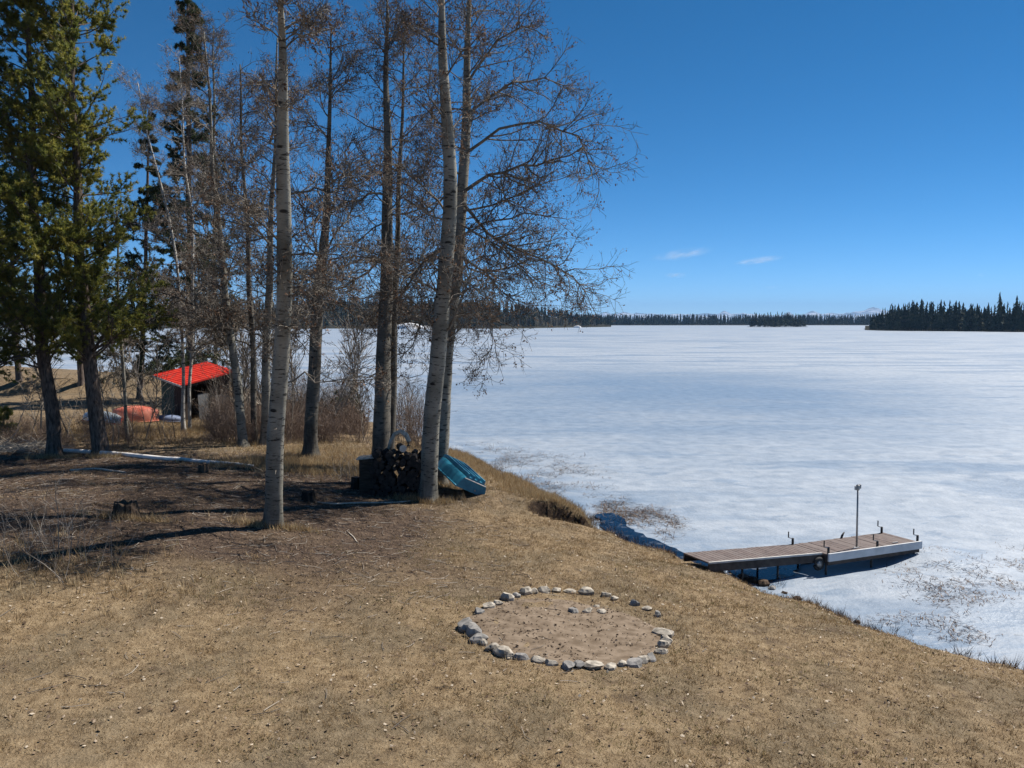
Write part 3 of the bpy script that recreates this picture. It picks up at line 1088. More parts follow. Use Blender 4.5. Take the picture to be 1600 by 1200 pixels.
def bare_tree(name, label, pix, seed, limbs=(), n1=26, t0=0.3, len1=0.24, dens=1.0, catk=1.0, bark=None, group=None, depth=None, twig=None, up1=0.10,
              twr=1.0, n2=10, n3=7, n4=3, stubs=4):
    """pix: [(px, py, width px)] from the base up; limbs: guided polylines [(px, py), ...] with start radius"""
    rng = np.random.default_rng(seed)
    bark = bark or M_ASPEN
    twig = twig or M_TWIG
    g = ground_at(pix[0][0], pix[0][1]) if depth is None else None
    if g is None:
        g = at_d(pix[0][0], pix[0][1], depth)
        g[2] = float(zg(g[0], g[1]))
    d = g[1]
    P = np.array([at_d(x, y, d + 0.004 * (pix[0][1] - y) * math.sin(seed)) for x, y, w in pix])
    P[0] = g - np.array([0, 0, 0.12])
    R = np.array([w * d / F_PX / 2 for x, y, w in pix])
    H = P[-1, 2] - P[0, 2]
    root = thing(name, label, 'tree', g, group)
    V, Fs, Q, s = trunk_arrays(P, R, 14, rng)
    part('trunk', (V, Fs), bark, root, True)
    # main limbs
    k1 = 9
    S, D, t, _ = spawn(Q[None], int(n1), rng, t0, 0.99, 0.9, 1.35, up1)
    Sx, Dx, tx, _ = spawn(Q[None], 9, rng, 0.86, 1.0, 0.5, 1.1, 0.2)          # a twiggy leader
    S, D, t = np.concatenate([S, Sx]), np.concatenate([D, Dx]), np.concatenate([t, tx])
    L = len1 * H * (1.05 - 0.65 * t) * rng.uniform(0.65, 1.2, len(t))
    P1 = grow(S, D, L, k1, rng, 0.17, 0.02, 0.06)
    rt = np.interp(t * (len(Q) - 1), np.arange(len(Q)), np.interp(s, np.concatenate([[0], np.cumsum(np.linalg.norm(np.diff(P, axis=0), axis=1))]), R))
    r1 = np.minimum(rt * 0.5, 0.006 + 0.0115 * L)
    extra, er = [], []
    for lm, r0 in limbs:
        pts = np.array(lm, dtype=float)
        q = np.linspace(0, 1, k1)
        sg = np.concatenate([[0], np.cumsum(np.hypot(*np.diff(pts, axis=0).T))])
        sg /= sg[-1]
        xx, yy = np.interp(q, sg, pts[:, 0]), np.interp(q, sg, pts[:, 1])
        off = rng.uniform(-1.3, 1.3)
        pl = np.array([at_d(a, b, d + off * u) for a, b, u in zip(xx, yy, q)])
        pl[2:] += rng.normal(0, 0.05, (k1 - 2, 3))
        extra.append(pl)
        er.append(r0)
    if extra:
        P1 = np.concatenate([P1, np.array(extra)])
        r1 = np.concatenate([r1, np.array(er)])
        L = np.concatenate([L, np.array([np.linalg.norm(np.diff(e, axis=0), axis=1).sum() for e in extra])])
    mb = MB()
    V, Qd = tubes(P1, r1[:, None] * np.linspace(1, 0.22, k1)[None] ** 0.9, 6)
    mb.add(V, Qd)
    # dead stubs low on the trunk
    if stubs:
        S, D, t, _ = spawn(Q[None], stubs, rng, 0.12, t0 + 0.05, 1.1, 1.5, 0.0)
        Ps = grow(S, D, rng.uniform(0.25, 0.7, stubs), 4, rng, 0.2, 0, 0.05)
        V, Qd = tubes(Ps, np.full((stubs, 1), 0.014) * np.linspace(1, 0.3, 4)[None], 4)
        mb.add(V, Qd)
    # branches
    m2 = max(2, int(n2 * dens))
    S, D, t, idx = spawn(P1, m2, rng, 0.15, 1.0, 0.5, 1.15, 0.05, L)
    L2 = np.clip(L[idx] * (1.05 - 0.6 * t) * rng.uniform(0.3, 0.7, len(t)), 0.3, 1.9)
    P2 = grow(S, D, L2, 6, rng, 0.22, 0.03, 0.03)
    r2 = np.minimum(r1[idx] * (1.0 - 0.6 * t) * 0.62, 0.006 + 0.011 * L2)
    V, Qd = tubes(P2, r2[:, None] * np.linspace(1, 0.3, 6)[None], 4)
    mb.add(V, Qd)
    part('crown', mb, twig, root)
    # twigs
    m3 = max(2, int(n3 * dens))
    S, D, t, idx = spawn(P2, m3, rng, 0.15, 1.0, 0.5, 1.2, 0.08, L2)
    L3 = np.clip(L2[idx] * rng.uniform(0.25, 0.6, len(t)), 0.12, 0.65)
    P3 = grow(S, D, L3, 3, rng, 0.3, 0.05)
    mb = MB()
    V, Qd = tubes(P3, np.full((len(P3), 1), 0.0068 * twr) * np.linspace(1, 0.6, 3)[None], 3)
    mb.add(V, Qd)
    S, D, t, idx = spawn(P3, n4, rng, 0.2, 1.0, 0.4, 1.1, 0.1)
    L4 = rng.uniform(0.07, 0.24, len(t))
    P4 = grow(S, D, L4, 2, rng, 0.2)
    sv = norm(np.cross(P4[:, 1] - P4[:, 0], norm(rng.normal(0, 1, (len(P4), 3))))) * 0.0050 * twr
    mb.add(np.stack([P4[:, 0] - sv, P4[:, 0] + sv, P4[:, 1] + sv * 0.5, P4[:, 1] - sv * 0.5], 1).reshape(-1, 3), np.arange(len(P4) * 4).reshape(-1, 4))
    part('twigs', mb, twig, root, kind='stuff')
    # catkins and dried leaves at the twig ends
    nc = int(len(P4) * 0.62 * catk)
    if nc:
        hub = rng.choice(len(P4), max(1, nc // 3))          # they hang in little bunches
        C = np.repeat(P4[hub, 1], 3, axis=0) + rng.normal(0, 0.035, (len(hub) * 3, 3))
        nc = len(C)
        D = norm(rng.normal(0, 0.6, (nc, 3)) + np.array([0, 0, -0.7]))
        V, Qd = cards(C, D, rng.uniform(0.045, 0.10, nc), rng.uniform(0.022, 0.05, nc), rng)
        part('dried_leaves', (V, [Qd]), M_CATKIN, root, attrs={'rnd': np.repeat(rng.uniform(0, 1, nc), 4)}, kind='stuff')
    return root


AG = 'bare aspens along the shore'
bare_tree('aspen_tree', 'pale bare aspen standing alone nearest the viewer on the lawn', [(425, 822, 27), (430, 720, 26), (437, 600, 24), (441, 500, 22), (445, 400, 21), (446, 300, 19), (443, 240, 17), (440, 120, 12), (436, 0, 7), (434, -70, 3)],
          11, [([(446, 262), (436, 248), (425, 215), (418, 170)], 0.05), ([(447, 305), (475, 298), (520, 290), (560, 262)], 0.028), ([(441, 392), (420, 380), (385, 340), (330, 245), (318, 225)], 0.03), ([(440, 600), (480, 590), (540, 600), (590, 590)], 0.022),
               ([(444, 368), (400, 372), (370, 380), (330, 365)], 0.025), ([(445, 470), (480, 455), (540, 420), (610, 400)], 0.022)], n1=22, t0=0.42, len1=0.20, catk=0.5, group=AG)
bare_tree('aspen_tree', 'thick aspen at the right end of the woodpile, nearer of the pair', [(668, 782, 27), (672, 700, 27), (682, 580, 25), (690, 480, 23), (699, 400, 22), (705, 320, 21), (701, 240, 19), (694, 120, 14), (690, 10, 9), (688, -90, 3)],
          12, [([(690, 470), (660, 500), (640, 545), (600, 560)], 0.03), ([(700, 380), (660, 410), (625, 460), (585, 490)], 0.045), ([(705, 340), (670, 300), (640, 265), (600, 250)], 0.035), ([(697, 420), (740, 450), (760, 470), (800, 470)], 0.03),
               ([(702, 300), (670, 330), (650, 350), (630, 330)], 0.03)], n1=26, t0=0.36, len1=0.21, dens=1.0, catk=1.0, group=AG, bark=M_ASPEN)
bare_tree('aspen_tree', 'farther trunk of the aspen pair beside the blue boat, spreading its crown over the ice', [(688, 757, 20), (692, 660, 20), (699, 560, 19), (708, 470, 19), (716, 400, 18), (722, 320, 17), (726, 240, 16), (730, 120, 12), (733, 0, 7), (735, -80, 3)],
          13, [([((a - 720) * 0.92 + 720 if a > 760 else a, b) for a, b in p_], r_) for p_, r_ in [([(724, 300), (760, 275), (820, 262), (880, 250), (925, 236)], 0.06), ([(724, 318), (770, 370), (810, 385), (850, 400), (900, 430), (935, 455)], 0.055), ([(716, 395), (745, 420), (790, 420), (835, 405), (880, 410)], 0.045),
               ([(713, 385), (740, 425), (775, 440), (800, 465), (850, 475)], 0.04), ([(708, 480), (730, 486), (755, 487), (775, 475)], 0.035), ([(716, 370), (760, 350), (830, 330), (900, 345)], 0.04),
               ([(768, 500), (776, 530), (765, 555), (745, 590)], 0.018), ([(752, 485), (772, 505), (785, 560), (790, 590)], 0.02), ([(727, 240), (790, 200), (860, 190), (920, 215), (950, 275)], 0.05),
               ([(728, 180), (800, 130), (860, 120), (910, 140)], 0.05), ([(724, 330), (780, 320), (850, 290), (915, 270)], 0.04), ([(730, 130), (780, 60), (830, 40), (870, 60)], 0.04), ([(720, 350), (790, 390), (850, 440), (900, 455)], 0.035)]],
          n1=20, t0=0.42, len1=0.19, dens=1.25, catk=1.5, group=AG)
bare_tree('aspen_tree', 'dark trunked aspen rising straight behind the woodpile', [(594, 742, 30), (596, 660, 27), (600, 560, 24), (603, 450, 21), (606, 350, 18), (605, 240, 14), (604, 120, 9), (604, 0, 4)],
          14, [([(604, 400), (560, 430), (510, 460), (455, 478)], 0.045), ([(606, 305), (580, 300), (540, 315), (505, 350)], 0.045), ([(604, 345), (570, 365), (550, 380), (520, 420)], 0.03), ([(601, 580), (560, 590), (520, 595), (495, 580)], 0.025),
               ([(606, 330), (640, 300), (665, 270), (690, 240)], 0.03), ([(604, 430), (640, 420), (665, 390), (690, 350)], 0.03)], n1=24, t0=0.4, len1=0.22, catk=0.9, bark=M_ASPEN_DARK, group=AG)
bare_tree('aspen_tree', 'slender dark aspen close against the trunk behind the woodpile', [(610, 735, 11), (613, 640, 11), (616, 540, 11), (618, 440, 10), (622, 340, 8), (626, 240, 6), (630, 130, 4), (633, 40, 2)],
          15, [([(617, 470), (650, 440), (672, 400), (690, 370)], 0.03), ([(616, 590), (635, 592), (660, 585), (670, 575)], 0.02)], n1=18, t0=0.35, len1=0.2, catk=0.8, bark=M_ASPEN_DARK, group=AG)
bare_tree('aspen_tree', 'grey aspen with a rough dark foot in the dry grass left of the woodpile', [(485, 712, 22), (488, 640, 20), (491, 560, 19), (496, 480, 18), (502, 420, 16), (508, 360, 12), (512, 290, 9), (514, 220, 7), (516, 120, 4), (518, 40, 2)],
          16, [([(504, 400), (530, 360), (550, 320), (565, 290)], 0.045), ([(503, 410), (480, 370), (470, 320), (455, 280)], 0.04), ([(506, 370), (520, 320), (540, 260), (560, 200)], 0.04), ([(497, 470), (530, 475), (570, 500), (585, 520)], 0.03)], n1=24, t0=0.4, len1=0.22, catk=0.9, group=AG, bark=M_ASPEN_DARK)
bare_tree('aspen_tree', 'thin grey aspen just left of the lone foreground trunk, paler of two behind it', [(413, 694, 14), (415, 620, 13), (417, 540, 12), (420, 440, 11), (424, 350, 8), (428, 260, 6), (432, 150, 4), (434, 60, 2)],
          17, [], n1=26, t0=0.3, len1=0.2, catk=0.8, group=AG, n2=9)
bare_tree('aspen_tree', 'very thin dark aspen stem between the leaning aspen and the paler one', [(398, 690, 9), (396, 600, 9), (393, 500, 8), (388, 400, 7), (384, 320, 5), (378, 220, 4), (374, 100, 2)],
          18, [], n1=24, t0=0.3, len1=0.2, catk=0.8, bark=M_ASPEN_DARK, group=AG, n2=9)
bare_tree('aspen_tree', 'aspen leaning to the left behind the shed roof with one thick crooked low branch', [(380, 698, 14), (374, 620, 13), (365, 560, 12), (356, 490, 11), (348, 420, 10), (340, 340, 8), (333, 260, 6), (326, 150, 4), (320, 50, 2)],
          19, [([(351, 448), (335, 447), (318, 438), (305, 425), (300, 410)], 0.06), ([(344, 380), (310, 350), (285, 330), (262, 310)], 0.03)], n1=26, t0=0.3, len1=0.22, catk=0.8, group=AG, n2=9)
BG = 'slim bare birches beside the shed'
bare_tree('birch_tree', 'slim white birch in front of the shed with a forked upper stem', [(296, 672, 5), (297, 600, 5), (300, 560, 5), (299, 500, 5), (303, 420, 4.5), (300, 340, 4), (290, 270, 3.5), (285, 180, 2.5), (280, 90, 1.5)],
          20, [([(300, 560), (315, 540), (335, 528), (358, 505), (370, 490)], 0.03), ([(300, 345), (310, 315), (316, 290), (312, 260)], 0.03)], n1=28, t0=0.25, len1=0.17, catk=0.5, bark=M_BIRCH, twig=M_TWIG_PALE, group=BG, n2=9, stubs=2)
bare_tree('birch_tree', 'slim white birch crossing the left half of the red roof', [(287, 674, 7), (286, 600, 5), (285, 540, 4.5), (282, 470, 4.5), (275, 400, 4), (262, 330, 4), (245, 265, 3), (228, 200, 2.2), (215, 130, 1.2)],
          21, [], n1=28, t0=0.25, len1=0.17, catk=0.5, bark=M_BIRCH, twig=M_TWIG_PALE, group=BG, n2=9, stubs=2)
bare_tree('birch_tree', 'dark forked young birch behind the shed against the sky', [(340, 640, 6), (338, 560, 6), (334, 470, 5.5), (335, 380, 5), (337, 300, 4.5), (335, 230, 4), (334, 120, 3), (333, 40, 1.5)],
          22, [], n1=30, t0=0.3, len1=0.2, catk=0.9, group=BG, n2=9, depth=50, twr=1.5)
bare_tree('birch_tree', 'thin bare stem at the left edge of the shed leaning over the upturned boats', [(200, 690, 6), (197, 640, 5), (191, 580, 5), (188, 530, 5), (186, 480, 4), (184, 400, 3), (182, 330, 2)],
          23, [], n1=14, t0=0.35, len1=0.16, catk=0.1, group=BG, n2=6)


# ------------------------------------------------------------------ pines and spruces
def conifer(name, label, pix, seed, kind, crown_t, spread, n1, group=None, depth=None, droop=0.0, dens=1.0, bark=None, low_dead=6, tuft=0.085, bias=None):
    rng = np.random.default_rng(seed)
    g = ground_at(pix[0][0], pix[0][1]) if depth is None else at_d(pix[0][0], pix[0][1], depth)
    g[2] = float(zg(g[0], g[1]))
    d = g[1]
    P = np.array([at_d(x, y, d) for x, y, w in pix])
    P[0] = g - np.array([0, 0, 0.12])
    R = np.array([w * d / F_PX / 2 for x, y, w in pix])
    root = thing(name, label, 'tree', g, group)
    V, Fs, Q, s = trunk_arrays(P, R, 14, rng, 0.35)
    part('trunk', (V, Fs), bark or M_PINE_BARK, root, True)
    S, D, t, _ = spawn(Q[None], n1, rng, crown_t, 0.995, 1.1, 1.5, 0.15 - droop)
    if bias is not None:
        D = norm(D + np.array(bias) * rng.uniform(0, 1, (len(D), 1)))
    u = (t - crown_t) / (1 - crown_t)
    if kind == 'pine':
        L = spread * (0.35 + 0.65 * np.sqrt(np.clip(1 - u, 0, 1))) * rng.uniform(0.55, 1.1, n1)
    else:
        L = spread * (0.06 + 0.94 * (1 - u)) * rng.uniform(0.7, 1.1, n1)
    P1 = grow(S, D, L, 8, rng, 0.10, 0.05 - droop * 0.25, droop * 0.1)
    r1 = 0.006 + 0.011 * L
    mb = MB()
    V, Qd = tubes(P1, r1[:, None] * np.linspace(1, 0.2, 8)[None], 5)
    mb.add(V, Qd)
    if low_dead:
        Sd, Dd, td, _ = spawn(Q[None], low_dead, rng, crown_t * 0.35, crown_t, 1.2, 1.6, -0.05)
        Pd = grow(Sd, Dd, rng.uniform(0.4, 1.3, low_dead), 6, rng, 0.18, 0, 0.03)
        V, Qd = tubes(Pd, np.full((low_dead, 1), 0.012) * np.linspace(1, 0.3, 6)[None], 4)
        mb.add(V, Qd)
        Sd, Dd, _, _ = spawn(Pd, 5, rng, 0.3, 1, 0.5, 1.2)
        V, Qd = tubes(grow(Sd, Dd, rng.uniform(0.1, 0.4, len(Sd)), 3, rng, 0.2), np.full((len(Sd), 1), 0.005) * np.ones((1, 3)), 3)
        mb.add(V, Qd)
    m2 = int(14 * dens)
    S, D, t2, idx = spawn(P1, m2, rng, 0.22, 1.0, 0.5, 1.0, 0.02 - droop * 0.3)
    L2 = np.clip(L[idx] * (1.0 - 0.6 * t2) * rng.uniform(0.25, 0.55, len(t2)), 0.15, 1.1)
    P2 = grow(S, D, L2, 5, rng, 0.15, 0.06 - droop * 0.3)
    V, Qd = tubes(P2, np.full((len(P2), 1), 0.006) * np.linspace(1, 0.5, 5)[None], 3)
    mb.add(V, Qd)
    part('branches', mb, bark or M_PINE_BARK, root, kind='stuff')
    # needles
    if kind == 'pine':
        S, D, t3, idx = spawn(P2, int(8 * dens), rng, 0.25, 1.0, 0.2, 0.9, 0.1)
        nb = 11
    else:
        S, D, t3, idx = spawn(P2, int(14 * dens), rng, 0.0, 1.0, 0.6, 1.2, -0.05)
        nb = 5
    n = len(S)
    clump = np.repeat(rng.uniform(0, 1, len(P2)), len(S) // len(P2)) * 0.6 + rng.uniform(0, 0.4, n)
    S = np.repeat(S, nb, axis=0)
    D = norm(np.repeat(D, nb, axis=0) + rng.normal(0, 0.62, (n * nb, 3)))
    ln = rng.uniform(0.7, 1.3, n * nb) * tuft
    sd_ = norm(np.cross(D, norm(rng.normal(0, 1, D.shape)))) * (0.009 if kind == 'pine' else 0.012) * (tuft / 0.085)
    V = np.stack([S - sd_, S + sd_, S + D * ln[:, None]], 1).reshape(-1, 3)
    T = np.arange(len(V)).reshape(-1, 3)
    part('crown', (V, [T]), M_NEEDLE if kind == 'pine' else M_SPRUCE, root, attrs={'rnd': np.repeat(np.clip(clump, 0, 1), nb * 3)}, kind='stuff')
    return root


PG = 'pines at the left edge of the yard'
conifer('pine_tree', 'left of the two thick pines whose trunks stand in front of the fallen pole', [(86, 712, 22), (80, 640, 20), (72, 580, 18), (66, 520, 17), (60, 440, 16), (55, 340, 13), (50, 220, 10), (46, 80, 7), (43, -60, 3)], 31, 'pine', 0.25, 3.0, 135, PG, dens=1.1, tuft=0.135)
conifer('pine_tree', 'right of the two thick pines whose trunks stand in front of the fallen pole', [(158, 710, 25), (150, 640, 22), (142, 580, 20), (134, 520, 18), (128, 440, 16), (122, 340, 14), (118, 240, 11), (113, 100, 8), (110, -40, 3)], 32, 'pine', 0.27, 3.2, 140, PG, dens=1.1, tuft=0.135)
conifer('pine_tree', 'yellow green pine reaching in from beyond the left edge, its foliage hanging lowest', [(-64, 720, 22), (-68, 560, 18), (-72, 400, 15), (-76, 240, 11), (-80, 60, 7), (-82, -60, 3)], 33, 'pine', 0.22, 3.6, 120, PG, dens=1.1, tuft=0.135, bias=(0.3, 0, 0))
conifer('pine_tree', 'small far pine trunk at the left edge on the raised earth bank', [(30, 594, 9), (26, 560, 9), (22, 500, 8), (19, 420, 6), (16, 340, 4), (14, 270, 2)], 34, 'pine', 0.30, 3.2, 60, PG, dens=0.85, tuft=0.16)
conifer('pine_tree', 'far pine on the earth bank, its trunk just left of the right thick pine', [(127, 602, 9), (126, 560, 9), (125, 500, 8), (123, 420, 7), (120, 340, 5), (118, 260, 2)], 35, 'pine', 0.28, 3.4, 62, PG, dens=0.85, tuft=0.16)
SG = 'spruces behind the shed'
conifer('spruce_tree', 'tall dark spruce towering directly behind the red roofed shed', [(298, 640, 14), (298, 560, 13), (297, 460, 11), (296, 360, 9), (295, 250, 8), (294, 100, 6), (293, -60, 3)], 36, 'spruce', 0.10, 4.6, 150, SG, depth=48.5, droop=0.26, dens=1.0, low_dead=0, tuft=0.19)
conifer('spruce_tree', 'thin dark spruce left of the shed with most of its lower trunk bare', [(218, 624, 9), (220, 580, 8), (223, 520, 7), (226, 440, 6), (229, 350, 5), (231, 260, 3.5), (233, 170, 2)], 37, 'spruce', 0.16, 3.0, 90, SG, droop=0.25, dens=1.0, low_dead=8, tuft=0.15)
YG = 'young spruces in the brush by the lake'
conifer('young_spruce', 'small young spruce in the brush, left of two above the pale driftwood', [(529, 668, 3), (529, 640, 2.5), (530, 612, 1)], 38, 'spruce', 0.05, 0.75, 30, YG, droop=0.1, dens=0.7, low_dead=0, tuft=0.08)
conifer('young_spruce', 'small young spruce in the brush, right and taller of two above the pale driftwood', [(554, 664, 3), (554, 640, 2.5), (554, 598, 1)], 39, 'spruce', 0.05, 0.85, 34, YG, droop=0.1, dens=0.7, low_dead=0, tuft=0.08)
conifer('young_pine', 'knee high yellow green pine seedling at the left edge below the brush', [(6, 680, 3), (6, 660, 2.5), (8, 640, 1)], 40, 'pine', 0.05, 0.6, 22, YG, dens=0.8, low_dead=0, tuft=0.1)


# ------------------------------------------------------------------ shed with the red roof
M_RED = simple_mat('red_metal_roof', (0.40, 0.016, 0.010), (0.58, 0.04, 0.02), 3.5, 0.6, 0.25)
M_SHEDWALL = simple_mat('dark_shed_boards', (0.035, 0.028, 0.024), (0.085, 0.065, 0.052), 2, 0.9, 0.1, 'Object', (6, 6, 0.7))
M_SHEDGREEN = simple_mat('faded_green_boards', (0.045, 0.075, 0.06), (0.085, 0.12, 0.10), 2, 0.85, 0.1, 'Object', (6, 6, 0.7))
M_PANEL = simple_mat('grey_panel', (0.10, 0.105, 0.11), (0.17, 0.175, 0.18), 2, 0.8)
base = ground_at(290, 658)
sd0 = base[1]
N_ = np.array([base[0], sd0])
u_ = norm(np.array([1.72, 1.95]))          # towards the right rear corner
v_ = np.array([-u_[1], u_[0]])             # towards the left corner
LU, LV, TV = 2.35, 2.45, 0.30
zb = base[2] - 0.15
H_N, H_R = 1.9, 2.35                      # eave on the near left side, high side away to the right
shed = thing('shed', 'small dark shed with bright red lean-to roof in the brush near the shore', 'shed', (base[0], base[1], base[2]))


def shp(a, b, z):
    q = N_ + u_ * a + v_ * b
    return np.array([q[0], q[1], z])


def wall_panel(p0, p1, z0, z1a, z1b, th, inward):
    """upright slab from plan p0 to p1, sloping top"""
    inw = np.array([inward[0], inward[1], 0]) * th
    a, b = np.array([p0[0], p0[1], z0]), np.array([p1[0], p1[1], z0])
    c, d = np.array([p1[0], p1[1], z1b]), np.array([p0[0], p0[1], z1a])
    return MB().hexa(np.array([a, b, b + inw, a + inw, d, c, c + inw, d + inw]))


# walls of upright boards, front face (towards the right) open in the middle
nb = 9
for i in range(nb):
    b0, b1 = LV * i / nb + 0.006, LV * (i + 1) / nb - 0.006
    q0, q1 = N_ + v_ * b0, N_ + v_ * b1
    part('wall_board', wall_panel(q1, q0, zb, zb + H_N + TV * b1 / LV, zb + H_N + TV * b0 / LV, 0.03 + 0.006 * (i % 2), u_), M_SHEDGREEN if i > 3 else M_SHEDWALL, shed)
for i in range(10):
    a0, a1 = LU * i / 10 + 0.006, LU * (i + 1) / 10 - 0.006
    zA, zB = zb + H_N + (H_R - H_N) * a0 / LU, zb + H_N + (H_R - H_N) * a1 / LU
    q0, q1 = N_ + u_ * a0, N_ + u_ * a1
    lo = zb if (i == 0 or i > 7) else zb + 1.75 + (zA - zb - H_N)
    part('wall_board', wall_panel(q0, q1, lo, zA, zB, 0.03 + 0.006 * (i % 2), v_), M_SHEDWALL, shed)
    q0, q1 = q0 + v_ * LV, q1 + v_ * LV
    part('wall_board', wall_panel(q1, q0, zb, zB + TV, zA + TV, 0.03 + 0.006 * (i % 2), -v_), M_SHEDWALL, shed)
for i in range(nb):
    q0, q1 = N_ + u_ * LU + v_ * (LV * i / nb + .006), N_ + u_ * LU + v_ * (LV * (i + 1) / nb - .006)
    part('wall_board', wall_panel(q0, q1, zb, zb + H_R + TV * i / nb, zb + H_R + TV * (i + 1) / nb, 0.03 + 0.006 * (i % 2), -u_), M_SHEDWALL, shed)
for a, b in ((0.05, 0.05), (LU - 0.05, 0.05), (0.05, LV - 0.05), (LU - 0.05, LV - 0.05)):
    h = H_N + (H_R - H_N) * a / LU + TV * b / LV - 0.02
    part('corner_post', MB().box(shp(a, b, zb + h / 2), [u_[0] * .035, u_[1] * .035, 0], [v_[0] * .035, v_[1] * .035, 0], [0, 0, h / 2]), M_SHEDWALL, shed)
ov = 0.28
sl = (H_R - H_N) / LU
zr = lambda a, b: zb + H_N + 0.05 + sl * a + TV * b / LV
mb = MB().hexa(np.array([shp(-ov, -ov, zr(-ov, -ov)), shp(LU + ov, -ov, zr(LU + ov, -ov)), shp(LU + ov, LV + ov, zr(LU + ov, LV + ov)), shp(-ov, LV + ov, zr(-ov, LV + ov)),
                         shp(-ov, -ov, zr(-ov, -ov) + .04), shp(LU + ov, -ov, zr(LU + ov, -ov) + .04), shp(LU + ov, LV + ov, zr(LU + ov, LV + ov) + .04), shp(-ov, LV + ov, zr(-ov, LV + ov) + .04)]))
roof = part('roof', mb, M_RED, shed)
for i in range(10):
    b = -ov + 0.04 + (LV + 2 * ov - 0.08) * i / 9
    mb = MB()
    A0, A1 = shp(-ov, b - .025, zr(-ov, b) + .04), shp(LU + ov, b - .025, zr(LU + ov, b) + .04)
    B0, B1 = shp(-ov, b + .025, zr(-ov, b) + .04), shp(LU + ov, b + .025, zr(LU + ov, b) + .04)
    up_ = np.array([0, 0, .035])
    mb.hexa(np.array([A0, A1, B1, B0, A0 + up_, A1 + up_, B1 + up_, B0 + up_]))
    part('roof_rib', mb, M_RED, roof)
mb = MB()
A, B = shp(-ov - .01, -ov, zr(-ov, -ov) - .06), shp(-ov - .01, LV + ov, zr(-ov, LV + ov) - .06)
mb.hexa(np.array([A - [u_[0] * .02, u_[1] * .02, 0], A, B, B - [u_[0] * .02, u_[1] * .02, 0], A - [u_[0] * .02, u_[1] * .02, -.09], A + [0, 0, .09], B + [0, 0, .09], B - [u_[0] * .02, u_[1] * .02, -.09]]))
part('fascia_board', mb, M_EDGE, roof)
# grey sheets leaning at the open side
for k, (a, b, wd, ht, m_, lb) in enumerate(((0.62, -0.12, 0.55, 1.3, M_PANEL, 'upright grey sheet leaning in the open front of the shed'), (1.5, -0.16, 0.62, 1.2, M_PANEL, 'paler grey sheet leaning further right on the shed front'))):
    c = shp(a + wd / 2, b, 0)
    c[2] = float(zg(c[0], c[1])) + ht / 2 - 0.02
    U3, V3 = np.array([u_[0], u_[1], 0]), np.array([v_[0], v_[1], 0])
    single('leaning_panel', MB().box(c, U3 * wd / 2, V3 * 0.012, np.array([v_[0] * .06, v_[1] * .06, ht / 2])), m_, (c[0], c[1], c[2] - ht / 2), lb, 'panel', 'sheets leaning on the shed')


